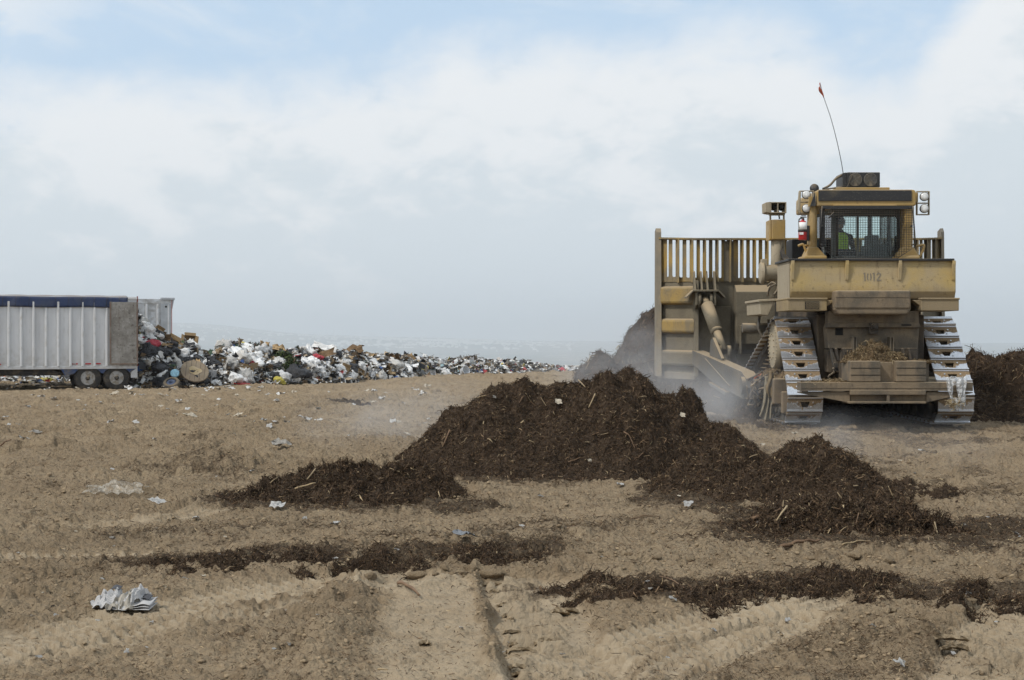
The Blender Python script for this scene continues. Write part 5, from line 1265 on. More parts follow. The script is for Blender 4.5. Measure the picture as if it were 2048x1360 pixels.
RIM = worn('wheel_rim', (.36,.355,.345), (.22,.19,.15), .45, 6, .4, .5, .5, .2)
REDR = plain('red_reflector', (.42,.02,.02), .35); WHTR = plain('white_reflector', (.6,.6,.6), .4)

RIBM = worn('rib_white', (.67,.68,.69), (.55,.54,.52), .3, 2, .4, .1, .3, .1, (.3,.29,.27), .25)
def trailer(loc, rz, label, tarp, side, ln=14.0, near_only=False):
    r_ = empty('transfer_trailer', loc, rz, label, 'trailer', 'transfer trailers tipping at the trash bank')
    H0, H1, W = (1.0, 4.05, 2.55)
    m = MB().box(-ln,-.02,0,.06,H0,H1-.25).box(-ln,-.02,W-.06,W,H0,H1-.25).box(-ln,-.02,.06,W-.06,H0,H0+.06).box(-ln,-ln+.06,.06,W-.06,H0+.06,H1-.25)
    body = m.build('side_wall', side, r_, 0)
    n = int(ln/.50)
    for k in range(n+1):
        x = -.30-k*.50 if tarp else -.14-k*.50
        MB().box(x-.045,x+.045,-.055,-.001,H0+.02,H1-.26).build('wall_rib', RIBM, body, .02)
    m = MB()
    for k in range(n+1):
        for sx2 in (-.10,.10):
            for q in range(34): x = (-.30 if tarp else -.14)-k*.50+sx2; z = H0+.08+q*.08; m.box(x-.006,x+.006,-.006,.0,z-.006,z+.006)
    m.build('rivet', TBLK, body, 0)
    m = MB().box(-ln,.0,-.03,.09,H1-.25,H1-.02).box(-ln,0,W-.09,W+.03,H1-.25,H1-.02).box(-ln,0,-.03,.05,H0-.10,H0+.02).box(-ln,0,W-.05,W+.03,H0-.1,H0+.02).box(-.10,.0,-.04,.10,H0+.02,H1-.25).box(-.10,.0,W-.1,W+.04,H0+.02,H1-.25).box(-.12,0,.1,W-.1,H1-.2,H1-.04)
    m.build('top_rail' if tarp else 'corner_frame', side, body, .01)
    if tarp:
        def tf(u, v):
            x = -ln+u*(ln-.42)
            if v < .3: y, z = -.055-.02*math.sin(x*6.3+1.5*math.sin(x*1.1)), H1-.50+(.48)*v/.3+.012*math.sin(x*2.1)
            else:
                q = (v-.3)/.7; y = -.04+q*(W+.08); z = H1-.02+.05*math.sin(q*math.pi)+.02*abs(math.sin(x*math.pi/1.1))*math.sin(q*math.pi)
            return (x, y, z)
        tp = MB().grid(tf, 150, 18).build('tarp', TARP, r_, 0, .01)
        m = MB()
        for k in range(26): x = -.75-k*.53; m.tube([(x,-.07,H1-.04),(x-.05,-.075,H1-.48)],.008,4)
        m.build('tarp_strap', TBLK, tp, 0)
        m = MB().box(-.40,-.02,-.09,-.03,H1-.14,H1-.05); m.build('tarp_roller', WHTR, r_, .01)
        # rear door swung right round and lying along the side
        m = MB().box(-1.16,-.015,-.16,-.07,H0+.10,H1-.26); d_ = m.build('rear_door', TRD, r_, .015)
        m = MB().box(-1.18,-1.12,-.175,-.06,H0+.09,H1-.25).box(-.06,.0,-.18,-.05,H0+.09,H1-.25).box(-1.12,-.06,-.17,-.06,H0+.08,H0+.14); m.build('door_edge', worn('rusty_edge',(.16,.11,.085),(.22,.2,.17),.4,4,.7), d_, .006)
        for z in (1.6,2.5,3.4): MB().cyl((.012,-.09,z-.08),(.012,-.09,z+.08),.03,.03,10).build('door_hinge', TBLK, d_)
        MB().box(-.035,.02,-.06,-.045,H0+.02,H1).build('post_trim', plain('red_trim',(.20,.05,.04),.6,0,.3,4), body)
    else:
        m = MB().box(-.50,-.03,-.05,-.01,H0+.02,H1-.26).box(-.50,.14,-.12,.1,H1-.06,H1+.04).prism([(.02,H1-.55),(.02,H1-.06),(.12,H1-.06)],'y',-.04,.06); m.build('corner_post', plain('post_grey',(.42,.44,.46),.5,.3,.15,3), r_, .01)
        m = MB().cyl((-.26,-.055,H1-.38),(-.26,-.03,H1-.38),.05,.05,14).cyl((-.30,-.055,H1-1.72),(-.30,-.03,H1-1.72),.045,.045,14); m.build('post_fitting', TBLK, r_)
        MB().box(.0,.02,-.06,-.04,H0,H1-.05).build('red_edge', plain('red_edge',(.45,.12,.10),.6), r_)
    m = MB().box(-9,-.4,.55,.75,H0-.38,H0-.08).box(-9,-.4,1.8,2.0,H0-.38,H0-.08).box(-ln,-3.6,.1,W-.1,H0-.28,H0-.10).box(-.5,-.3,.1,W-.1,H0-.5,H0-.1)
    for k in range(7): m.box(-3.8+k*.55,-3.7+k*.55,.3,W-.3,H0-.25,H0-.1)
    m.prism([(-3.55,H0-.1),(-3.05,H0-.34),(-12,H0-.34),(-13,H0-.1)],'y',.12,.2)
    m.build('chassis', TBLK, r_, .01)
    axles = (-2.08,-.88) if tarp else (-2.4,-1.15)
    m = MB()
    for x in axles: m.cyl((x,.2,.50),(x,W-.2,.50),.07,.07,12); m.box(x-.3,x+.3,.62,.78,.55,.72).box(x-.3,x+.3,W-.78,W-.62,.55,.72)
    m.build('axle', TBLK, r_)
    if tarp:
        m = MB()
        def arch(x0, x1, z1, xs, rr2):
            pts = [(x0,z1)]
            return pts
        top = H0-.02
        P_ = [(-3.25,top),(-.05,top),(-.05,top-.06)]
        for x in (axles[1],axles[0]):
            for a in np.linspace(25,155,9): P_.append((x+.62*math.cos(R(a)), .50+.02+.64*math.sin(R(a))*.72))
        P_ += [(-2.95,.62),(-3.05,.66)]
        P_ = [(x, min(z, top-.05) if 3 <= i < len(P_)-2 else z) for i, (x, z) in enumerate(P_)]
        m.prism(P_,'y',-.01,.03); m.build('fender', TBLU, r_, 0)
        m = MB().box(-.05,-.03,.02,.62,.22,.95).box(-.05,-.03,W-.62,W-.02,.22,.95); m.build('mud_flap', TYREM, r_)
        m = MB().box(-.28,.0,.0,.08,.5,H0-.1).box(-.28,.0,W-.08,W,.5,H0-.1).box(-.1,0,.08,W-.08,.45,.6); m.build('rear_frame', side, r_, .01)
        m = MB()
        for x in (-1.55,-1.95,-2.5,-5.6): m.box(x-.24,x+.0,-.035,-.03,H0+.10,H0+.15)
        m.build('red_reflector', REDR, r_)
        m = MB().box(-2.78,-2.58,-.035,-.03,H0+.10,H0+.15).box(-2.3,-2.2,-.035,-.03,H0+.1,H0+.15); m.build('white_reflector', WHTR, r_)
    for x in axles:
        for y, outv in ((.14,-1),(.47,1),(W-.47,-1),(W-.14,1)):
            rt = .55
            m = MB().lathe((x,y-.13,.51),(0,1,0),[(0,.30),(.0,rt-.10),(.02,rt-.04),(.05,rt),(.21,rt),(.24,rt-.04),(.26,rt-.10),(.26,.30)],36,False)
            for k in range(36):
                a = 2*math.pi*k/36; 
                m.box(x+math.cos(a)*rt-.02,x+math.cos(a)*rt+.02,y-.09,y+.09,.51+math.sin(a)*rt-.02,.51+math.sin(a)*rt+.02)
            wh = empty('wheel', (0,0,0)); wh.parent = r_
            m.build('tyre', TYREM, wh)
            yf = y+outv*.12
            m = MB().lathe((x,yf,.51),(0,-outv,0),[(0,.305),(.03,.29),(.05,.27),(.11,.235),(.12,.13),(.03,.12),(.01,.09),(.0,.0)],30)
            m.build('rim', RIM, wh)
            m = MB().lathe((x,yf-outv*.06,.51),(0,outv,0),[(0,.10),(.09,.095),(.12,.07),(.125,0)],18)
            for k in range(10):
                a = 2*math.pi*k/10; m.cyl((x+.165*math.cos(a),yf-outv*.12,.51+.165*math.sin(a)),(x+.165*math.cos(a),yf-outv*.07,.51+.165*math.sin(a)),.02,.016,6); m.cyl((x+.205*math.cos(a+.3),yf-outv*.118,.51+.205*math.sin(a+.3)),(x+.205*math.cos(a+.3),yf-outv*.095,.51+.205*math.sin(a+.3)),.03,.03,8)
            m.build('hub', TBLK, wh)
    return r_
trailer((-16.33,62,-.74), TH, 'white ribbed transfer trailer with blue tarp and grimy rear door folded along its side', True, TRW)
trailer((-15.95,66.6,-.72), TH, 'plain silver transfer trailer parked just beyond the blue tarped one', False, TRS)

# ------------------------------------------------------------------ trash bank
TOPY = ([200,262,277,292,310,330,345,380,400,420,440,460,500,530,548,575,605,640,665,700,740,800,850,890,940,985,1020,1060,1100,1140,1180,1230], [650,634,632,646,662,688,684,684,702,712,692,684,690,696,710,703,702,696,704,705,708,712,716,723,716,724,721,727,733,737,738,742])
BASY = ([200,280,400,500,600,700,800,900,1000,1130,1240], [778,776,775,771,768,763,757,752,748,743,741])
def zone(px):
    return ('spilling from the open trailer' if px < 345 else 'around the big wooden spool end' if px < 435 else 'in the tall hump of the trash bank' if px < 552 else 'beside the green cuttings in the trash bank' if px < 705 else 'in the lower middle of the trash bank' if px < 860 else 'at the thin far end of the trash bank')
def bank(px, v):
    """v 0 at the front foot, 1 at the crest, beyond 1 behind it"""
    px = np.asarray(px, float); v = np.asarray(v, float)
    by = np.interp(px,*BASY); D0 = 2.30*F/(by-HZ)
    dep = np.where(px < 345, 2.2, 3.2)
    D = D0+dep*v
    ty = np.interp(px,*TOPY); zt2_ = CH-(ty-HZ)/F*(D0+dep)-.22
    g = -.74
    k = np.where(v <= 1, np.clip(v,0,1)**.72, 1-.8*np.clip((v-1)/1.2,0,1)**1.3)
    return (px-1024)/F*D, D, g+(zt2_-g)*k
pxs = np.linspace(255, 1235, 560); vv_ = np.linspace(-.03, 2.1, 44)
PX, VV = np.meshgrid(pxs, vv_); bx_, by_, bz_ = bank(PX.ravel(), VV.ravel())
bz_ = bz_+(.16*fbm2(bx_/.8,by_/.8,4,7)+.12*lumps(bx_,by_,.5,3,.7))*np.clip(VV.ravel()*2,0,1)
rng = np.random.default_rng(77)
FP = np.array([(.62,.62,.60),(.72,.72,.72),(.42,.43,.44),(.02,.02,.022),(.035,.035,.04),(.30,.22,.13),(.22,.155,.09),(.36,.28,.18),(.50,.48,.43),(.10,.09,.075),(.40,.05,.05),(.07,.14,.35),(.50,.42,.10),(.10,.14,.06),(.55,.18,.07),(.45,.62,.66)])
FPP = np.array([.22,.20,.11,.11,.08,.13,.17,.12,.09,.12,.016,.012,.01,.014,.007,.007]); FPP = FPP/FPP.sum()
nb2, na2_ = PX.shape; ii = np.arange((nb2-1)*na2_).reshape(nb2-1,na2_)[:,:-1].ravel()
bankq = np.stack([ii,ii+1,ii+na2_+1,ii+na2_],1)
cn = fbm2(bx_/.5,by_/.5,3,9)[:,None]; bcol = np.array([.11,.10,.085])*(1+.6*cn)
def shards(px, v, sizes, cols, bankf=bank):
    n = len(px); x, y, z = bankf(px, v); z = z+.04+rng.uniform(0,.26,n)*np.clip(v*4,0,1); y = y-rng.uniform(0,.32,n)
    a = rng.uniform(0,6.28,n); el_ = rng.uniform(-.2,1.3,n)
    U = np.stack([np.cos(a),np.sin(a),rng.normal(0,.25,n)],1); W_ = np.stack([-np.sin(a)*np.cos(el_),np.cos(a)*np.cos(el_),np.sin(el_)],1)
    s = sizes[:,None]; C = np.stack([x,y,z],1)+rng.normal(0,.05,(n,3)); Nn = np.cross(U,W_)
    asp = rng.uniform(.35,1.0,n)[:,None]
    P = [C-U*s-W_*s*asp+Nn*s*rng.normal(0,.3,(n,1)), C+U*s-W_*s*asp*rng.uniform(.4,1.1,(n,1))+Nn*s*rng.normal(0,.3,(n,1)), C+U*s*rng.uniform(.5,1.1,(n,1))+W_*s*asp+Nn*s*rng.normal(0,.4,(n,1)), C-U*s*rng.uniform(.5,1.1,(n,1))+W_*s*asp+Nn*s*rng.normal(0,.4,(n,1)), C+Nn*s*rng.uniform(.1,.6,(n,1))]
    V = np.concatenate(P); i = np.arange(n)
    T = np.concatenate([np.stack([i,i+n,i+4*n],1),np.stack([i+n,i+2*n,i+4*n],1),np.stack([i+2*n,i+3*n,i+4*n],1),np.stack([i+3*n,i,i+4*n],1)])
    return V, T, np.tile(cols,(5,1))
n = 11000
spx = rng.uniform(262,1225,n); sv2 = rng.uniform(-.06,1.15,n); siz = rng.uniform(.05,.15,n)*np.where(rng.uniform(0,1,n)<.15,1.8,1)
scol = FP[rng.choice(len(FP),n,p=FPP)]*rng.uniform(.7,1.1,(n,1))
# patches of one kind of rubbish lie together
pt = noise2(spx/22.0, sv2*3.0, 5); dk = pt < -.28; scol[dk] = scol[dk]*.35; lt = pt > .35; scol[lt] = .5*scol[lt]+.5*np.array([.62,.62,.61])
sV, sT, sC = shards(spx, sv2, siz, scol)
WASTE = vcol('mixed_waste', .6, .3, 12, .25, .35, .03)
o = link('mixed_trash', raw_mesh('mixed_trash', np.concatenate([np.stack([bx_,by_,bz_],1), sV]), quads=bankq, tris=sT+len(bx_), col=np.concatenate([bcol, sC])), WASTE)
tag(o, 'mixed household trash scraps packed between the bags of the long trash bank', kind='stuff')
# trash strewn on the flat beyond the trailer
def strewn(px, v):
    px = np.asarray(px,float); D = 67+17*np.asarray(v,float)+0*px; return (px-1024)/F*D, D, -.73+.28*smooth(.1,.7,v)+.10*fbm2((px-1024)/F*D/.8, D/.8, 3, 4)
n = 5200; spx = rng.uniform(-330,330,n); sv2 = rng.uniform(0,1.05,n)**.8; siz = rng.uniform(.04,.2,n)
scol = FP[rng.choice(len(FP),n,p=FPP)]*rng.uniform(.7,1.1,(n,1)); sV, sT, sC = shards(spx, sv2, siz, scol, strewn)
gx2 = np.linspace(-340,340,120); gv2 = np.linspace(0,1.1,40); PX2, VV2 = np.meshgrid(gx2,gv2); qx, qy, qz = strewn(PX2.ravel(),VV2.ravel()); ii = np.arange(39*120).reshape(39,120)[:,:-1].ravel()
o = link('strewn_trash', raw_mesh('strewn_trash', np.concatenate([np.stack([qx,qy,qz],1),sV]), quads=np.stack([ii,ii+1,ii+121,ii+120],1), tris=sT+len(qx), col=np.concatenate([np.tile([.17,.13,.085],(len(qx),1)),sC])), WASTE)
tag(o, 'loose trash strewn over the flat beyond the white trailer', kind='stuff')

def film_mat(name, colr, rough=.35, rnd=.3):
    t = NT(name); c = t.obj(); oi = t.n('ObjectInfo'); n_ = t.noise(c, 5, 5, .7, .8)
    k = t.math('MULTIPLY', t.rng(n_,.3,.7,.8,1.08,False), t.rng(oi.outputs['Random'],0,1,1-rnd,1.1,False))
    cc = t.n('RGB'); cc.outputs[0].default_value = (*colr,1); mm = t.n('VectorMath', operation='SCALE'); t.t.links.new(cc.outputs[0],mm.inputs[0]); t.t.links.new(k,mm.inputs['Scale'])
    return t.out(t.bsdf(mm.outputs[0], rough, 0.0, t.bump(t.noise(c, 7, 5, .65, 1.2), .9, .06), .5))
BAGM = dict(black=film_mat('bag_black',(.016,.016,.019),.42), white=film_mat('bag_white',(.91,.90,.875),.4), grey=film_mat('bag_grey',(.60,.575,.53),.4), red=film_mat('bag_red',(.45,.03,.05),.45,.2), pink=film_mat('bag_pink',(.75,.10,.24),.45,.1), blue=film_mat('bag_blue',(.05,.14,.40),.45,.2), yellow=film_mat('bag_yellow',(.62,.52,.08),.5,.2), green=film_mat('bag_green',(.05,.10,.05),.5,.3))
CARD = [plain('cardboard',(.34,.235,.125),.85,0,.25,5,.3,.2,.35), plain('cardboard_dark',(.17,.11,.06),.85,0,.3,5,.3,.2,.3)]
PAPER = film_mat('paper_white',(.88,.86,.82),.9,.2)
def bag_mesh(seed, tied):
    bm = bmesh.new(); bmesh.ops.create_icosphere(bm, subdivisions=3, radius=1); co = np.array([v.co for v in bm.verts])
    d = 1+.34*noise3(co*1.3+seed*3.1,seed)+.32*(.5-np.abs(noise3(co*2.6+seed,seed+1)))+.26*(.4-np.abs(noise3(co*5.5,seed+2)))+.12*noise3(co*9,seed+4)
    co = co*d[:,None]*np.array([1,.85,.72])
    if tied:
        top = co[:,2] > .45; k = np.clip((co[:,2]-.45)/.4,0,1)[:,None]; co[:,:2] *= 1-.85*k*(1-.5*(k>.8)); co[:,2] += .35*k[:,0]
    co[:,2] = np.maximum(co[:,2],-.45+.06*noise3(co*4,seed+3)); f = np.array([[v.index for v in q.verts] for q in bm.faces]); bm.free()
    return raw_mesh('garbage_bag', co, tris=f, smooth_=rng.uniform(0,1,len(f))<.35)
def sheet_mesh(seed, amp=.35, n=9, name='paper_sheet', ragged=.15):
    u, v = np.meshgrid(np.linspace(-1,1,n),np.linspace(-1,1,n)); p = np.stack([u.ravel(),v.ravel()*.75,np.zeros(n*n)],1)
    p[:,2] = amp*noise3(p*1.4+seed*5.3,seed)+amp*.5*noise3(p*3.3+seed,seed+1); p[:,0] += ragged*noise3(p*2.2+9,seed+2)+.25*amp*noise3(p*2+3,seed+5); p[:,1] += ragged*noise3(p*2.2+19,seed+3)+.25*amp*noise3(p*2+7,seed+6); p[:,2] -= p[:,2].min()
    ii = np.arange((n-1)*n).reshape(n-1,n)[:,:-1].ravel(); return raw_mesh(name, p, quads=np.stack([ii,ii+1,ii+n+1,ii+n],1), smooth_=rng.uniform(0,1,len(ii))<.5)
def box_mesh(seed):
    m = MB(); rn = random.Random(seed); w_, d_, h_ = 1, rn.uniform(.5,.8), rn.uniform(.35,.6); th = .03
    m.box(-w_,w_,-d_,d_,-h_,-h_+th).box(-w_,w_,-d_,-d_+th,-h_+th,h_).box(-w_,w_,d_-th,d_,-h_+th,h_).box(-w_,-w_+th,-d_+th,d_-th,-h_+th,h_).box(w_-th,w_,-d_+th,d_-th,-h_+th,h_)
    for (xa,ya,xb,yb) in ((-w_,-d_,w_,-d_),(w_,d_,-w_,d_),(w_,-d_,w_,d_),(-w_,d_,-w_,-d_)):
        nx_, ny_ = (yb-ya), -(xb-xa); L_ = math.hypot(nx_,ny_); nx_, ny_ = nx_/L_*d_*.7, ny_/L_*d_*.7; up = rn.uniform(-.3,.35)
        m.add([(xa,ya,h_),(xb,yb,h_),(xb+nx_,yb+ny_,h_+up),(xa+nx_,ya+ny_,h_+up),(xa,ya,h_-.02),(xb,yb,h_-.02),(xb+nx_,yb+ny_,h_+up-.02),(xa+nx_,ya+ny_,h_+up-.02)],[(0,1,2,3),(7,6,5,4),(1,5,6,2),(2,6,7,3),(3,7,4,0)])
    m.warp(lambda x,y,z:(x+.12*math.sin(z*3+seed)+.05*math.sin(y*4+seed),y+.1*math.sin(x*2.3+seed),z+.08*math.sin(x*3+y*2+seed)))
    me = bpy.data.meshes.new('cardboard_box'); me.from_pydata(m.v,[],m.f); me.update(); return me
BAG = [bag_mesh(s, s%2==0) for s in range(7)]; SHT = [sheet_mesh(s, .45) for s in range(5)]; BOX = [box_mesh(s) for s in range(4)]
def variants(lst, mats):
    out = {}
    for k, mt in mats.items():
        out[k] = []
        for me in lst: c_ = me.copy(); c_.materials.clear(); c_.materials.append(mt); out[k].append(c_)
    return out
BAGV = variants(BAG, BAGM); SHTV = variants(SHT, dict(white=PAPER, brown=CARD[0], dark=CARD[1], black=BAGM['black'], grey=BAGM['grey'])); BOXV = variants(BOX, dict(brown=CARD[0], dark=CARD[1]))
def put(name, me, p, s, rot, label, cat, group=None):
    o = bpy.data.objects.new(name, me); COL.objects.link(o); o.location = p; o.scale = s if isinstance(s,tuple) else (s,s,s); o.rotation_euler = rot
    return tag(o, label, cat, group)
rp = random.Random(12)
def on_bank(px, v, dz=0):
    x, y, z = bank(px, v); return Vector((float(x),float(y),float(z)+dz))
WORDS = dict(black='black garbage bag', white='white plastic bag', grey='dull grey plastic bag', red='red plastic bag', blue='blue plastic bag', yellow='yellow plastic bag', green='dark green garbage bag')
def zsel():
    # denser where the bank is tall
    return rp.choice([rp.uniform(278,345), rp.uniform(300,440), rp.uniform(420,560), rp.uniform(560,720), rp.uniform(700,880), rp.uniform(860,1150)])
for k in range(240):
    px = zsel(); v = rp.uniform(.0,1.02); col_ = rp.choices(['black','white','grey','red','blue','yellow','green'], [26,64,24,4,3,3,3])[0]
    if px < 440 and col_ == 'white' and rp.random() < .5: col_ = 'black'
    s = rp.uniform(.16,.46)*(.8 if px > 850 else 1)
    put('garbage_bag', BAGV[col_][rp.randrange(7)], on_bank(px,v,s*.25)+Vector((0,-.14,0)), (s,s*rp.uniform(.7,1.1),s*rp.uniform(.7,1.1)), (rp.uniform(-.6,.6),rp.uniform(-.6,.6),rp.uniform(0,6.28)), WORDS[col_]+' '+zone(px), 'garbage bag', WORDS[col_]+'s '+zone(px))
for k in range(60):
    px = zsel(); v = rp.uniform(.05,1.0); c_ = rp.choice(['brown','brown','dark']); s = rp.uniform(.16,.36)*(.8 if px > 850 else 1)
    w_ = 'tan cardboard box' if c_ == 'brown' else 'dark wet cardboard box'
    put('cardboard_box', BOXV[c_][rp.randrange(4)], on_bank(px,v,s*.25), s, (rp.uniform(-1.2,1.2),rp.uniform(-1.2,1.2),rp.uniform(0,6.28)), 'crushed '+w_+' '+zone(px), 'cardboard box', w_+'es '+zone(px))
for k in range(120):
    px = zsel(); v = rp.uniform(-.02,1.03); c_ = rp.choices(['white','brown','dark','black','grey'],[45,18,12,10,20])[0]; s = rp.uniform(.15,.42)*(.8 if px > 850 else 1)
    w_ = dict(white='crumpled white paper sheet',brown='bent tan cardboard sheet',dark='torn brown cardboard sheet',black='black plastic sheet',grey='grey plastic sheet')[c_]
    put('paper_sheet' if c_ == 'white' else 'cardboard_sheet' if c_ in ('brown','dark') else 'plastic_sheet', SHTV[c_][rp.randrange(5)], on_bank(px,v,.06), s, (rp.uniform(-1.1,1.1),rp.uniform(-1.1,1.1),rp.uniform(0,6.28)), w_+' '+zone(px), 'sheet', w_+'s '+zone(px))
for k in range(46):
    px = rp.uniform(-320,180); v = rp.uniform(.05,1); x, y, z = strewn(px, v); col_ = rp.choices(['black','white','grey','yellow','blue'],[34,30,16,3,3])[0]; s = rp.uniform(.15,.5)
    put('garbage_bag', BAGV[col_][rp.randrange(7)], (float(x),float(y),float(z)+s*.2), (s*1.2,s,s*.6), (rp.uniform(-.3,.3),rp.uniform(-.3,.3),rp.uniform(0,6.28)), WORDS[col_]+' strewn on the flat beyond the white trailer', 'garbage bag', WORDS[col_]+'s beyond the white trailer')

def at_bank(px, py):
    """the point of the bank's front that shows at a photo pixel"""
    vv = np.linspace(-.05,1.1,120); x, y, z = bank(np.full(120,px), vv); q = HZ+F*(CH-z)/y; k = int(np.argmin(np.abs(q-py)))
    return Vector((float((px-1024)/F*y[k]), float(y[k])-.25, float(z[k])+.1))
# the big wooden spool end leaning on the bank
p = at_bank(396,752)+Vector((0,-.45,.10)); sp_ = empty('cable_spool', p, 0, 'big round weathered wooden spool end leaning on the trash bank', 'cable spool')
sp_.rotation_euler = (R(47), R(10), R(16))
WOOD = worn('grey_wood', (.20,.155,.11), (.26,.21,.15), .4, 3, .85, 0, .3, .6, (.10,.075,.05), .5); PALE = worn('pale_wood', (.42,.32,.17), (.45,.36,.24), .4, 5, .8, 0, .3, .4)
m = MB().lathe((0,0,0),(0,0,1),[(0,.60),(.01,.63),(.07,.63),(.085,.60),(.085,0)],40); m.build('flange', WOOD, sp_)
m = MB()
for k in range(6): m.box(-.6+k*.205,-.6+k*.205+.012,-math.sqrt(max(.001,.36-(-.6+k*.205)**2)),math.sqrt(max(.001,.36-(-.6+k*.205)**2)),.083,.0875)
m.build('plank_gap', M['hole'], sp_)
m = MB().prism([(.28*math.cos(a)*(1+.18*math.sin(a*3+1)),.24*math.sin(a)*(1+.15*math.sin(a*4))) for a in np.linspace(0,6.28,22)[:-1]],'z',.08,.10); m.build('bare_patch', PALE, sp_)
m = MB()
for x, y in ((0,0),(.08,.06),(-.05,-.09),(.12,-.05)): m.cyl((x,y,.09),(x,y,.104),.032 if x == 0 else .018,.03 if x == 0 else .017,10)
m.build('bolt_hole', M['hole'], sp_)
p = at_bank(352,768)+Vector((0,-.6,-.05)); ty = empty('scrap_tyre', p, 0, 'old scrap car tyre lying at the foot of the trash bank', 'tyre'); ty.rotation_euler = (R(38),R(6),R(-10))
m = MB().lathe((0,0,-.12),(0,0,1),[(0,.20),(.0,.30),(.03,.36),(.08,.385),(.16,.385),(.21,.36),(.24,.30),(.24,.20),(.12,.23)],30); m.build('tyre_body', TYREM, ty)
m = MB().lathe((0,0,.0),(0,0,1),[(0,.215),(.10,.205),(.10,.10),(.02,.09),(.0,.0)],20); m.build('rim', plain('rim_blue',(.05,.07,.12),.6,.2), ty)
# rubbish with a look of its own
def pbag(kind, px, py, s, label, sc=(1,1,1), me=0): put('garbage_bag', BAGV[kind][me], at_bank(px,py), (s*sc[0],s*sc[1],s*sc[2]), (rp.uniform(-.3,.3),rp.uniform(-.2,.2),rp.uniform(0,6.28)), label, 'garbage bag')
pbag('pink',480,754,.17,'bright pink bag at the foot of the tall hump in the trash bank'); pbag('red',285,682,.16,'bright red bag high in the spill from the open trailer'); pbag('red',353,692,.24,'long red bag on the crest left of the lone tan carton',(1.5,.7,.7))
pbag('black',304,714,.52,'largest black garbage bag in the spill from the open trailer',(1,.9,1.0),2); pbag('black',326,713,.46,'second largest black garbage bag in the spill, next to the largest',(1.1,.9,.8),4); pbag('black',588,754,.48,'big glossy black bag below the green cuttings',(1.1,.9,1.0),2); pbag('black',704,728,.40,'domed black bag halfway up the trash bank beside a tan carton',(1.3,.9,.8),3); pbag('black',555,758,.30,'squat black bag in white trash at the foot of the bank',(1.1,.9,.9),5)
pbag('white',617,712,.42,'bulging clear white bag high on the bank right of the green cuttings',(.9,.8,1.1),6); pbag('grey',452,700,.55,'shaggy grey plastic bundle on the shoulder of the tall hump',(.7,.8,1.0),1); pbag('grey',487,722,.62,'dark grey tarp bundle in the middle of the tall hump',(1.1,.8,.8),3); pbag('yellow',857,728,.20,'yellow bag on top of the lower bank',(1.2,.8,.8)); pbag('yellow',920,740,.20,'yellow bag by the clear tub in the far bank',(1.3,.9,.7)); pbag('blue',757,738,.28,'blue bag halfway up the lower middle of the bank',(1.2,.8,.7)); pbag('blue',281,742,.18,'blue bag at the trailer tail in the spill'); pbag('white',335,715,.30,'upright white bag beside the largest black bags',(.8,.8,1.4),4); pbag('grey',350,735,.42,'tall pale grey bag leaning above the wooden spool end',(.8,.7,1.3),2); pbag('grey',289,642,.34,'pale grey bag topmost in the spill at the open trailer',(.9,.9,1.0),5); pbag('white',310,676,.42,'large pale bag sliding down beside the silver trailer',(1.2,.8,.8),1)
put('cardboard_box', BOXV['brown'][0], at_bank(378,688)+Vector((0,.2,.22)), .26, (1.3,.15,.3), 'lone tan carton standing on the crest above the wooden spool end', 'cardboard box')
put('cardboard_sheet', SHTV['brown'][1], at_bank(325,703)+Vector((0,-.2,.1)), (.55,.16,.3), (.5,.1,.1), 'long tan cardboard strip lying across the big black bags', 'cardboard sheet')
put('cardboard_sheet', SHTV['brown'][2], at_bank(560,708)+Vector((0,.1,.2)), (.42,.4,.5), (.3,.1,.4), 'bent tan cardboard sheet on the crest right above the green cuttings', 'cardboard sheet')
put('cardboard_sheet', SHTV['brown'][4], at_bank(530,695)+Vector((0,.1,.12)), (.22,.40,.4), (1.2,.2,.1), 'upright brown paper sack on the crest of the tall hump', 'paper sack')
put('paper_sheet', SHTV['white'][0], at_bank(650,704)+Vector((0,-.1,.1)), (.62,.5,.4), (.7,.3,.2), 'largest white sheet draped on the crest right of the bulging bag', 'sheet')
put('cardboard_sheet', SHTV['dark'][3], at_bank(708,702)+Vector((0,0,.12)), (.55,.4,.4), (.3,-.2,.1), 'dark brown cardboard tent on the crest right of the white sheet', 'cardboard sheet')
put('cardboard_box', BOXV['brown'][1], at_bank(678,733), .26, (.3,.2,.3), 'flat tan carton beside the domed black bag', 'cardboard box')
put('cardboard_sheet', SHTV['dark'][1], at_bank(640,722), (.9,.3,.4), (.8,-.35,.1), 'long dull brown cardboard below the bulging white bag', 'cardboard sheet')
REDB = plain('red_board',(.38,.03,.03),.5); m = MB().box(-.42,.42,-.25,.25,0,.02).box(-.42,.42,-.26,-.25,0,.05).box(-.3,.3,-.2,.2,.02,.028); ob = m.build('red_board', REDB); p_ = at_bank(486,771); ob.location = p_+Vector((0,-.2,-.02)); ob.rotation_euler = (R(12),R(10),R(15)); tag(ob,'flat red board lying at the foot of the tall hump','board')
m = MB().lathe((0,0,0),(0,0,1),[(0,.20),(.02,.22),(.34,.27),(.36,.30),(.37,.27),(.05,.20)],26).tube([(-.29,0,.33),(-.2,-.3,.2),(.2,-.3,.2),(.29,0,.33)],.012,5,5); ob = m.build('plastic_tub', film_mat('clear_tub',(.58,.60,.62),.25,.0)); p_ = at_bank(925,749); ob.location = p_+Vector((0,-.4,.05)); ob.rotation_euler = (R(70),R(20),R(40)); tag(ob,'clear plastic tub tipped over at the foot of the far bank','tub')
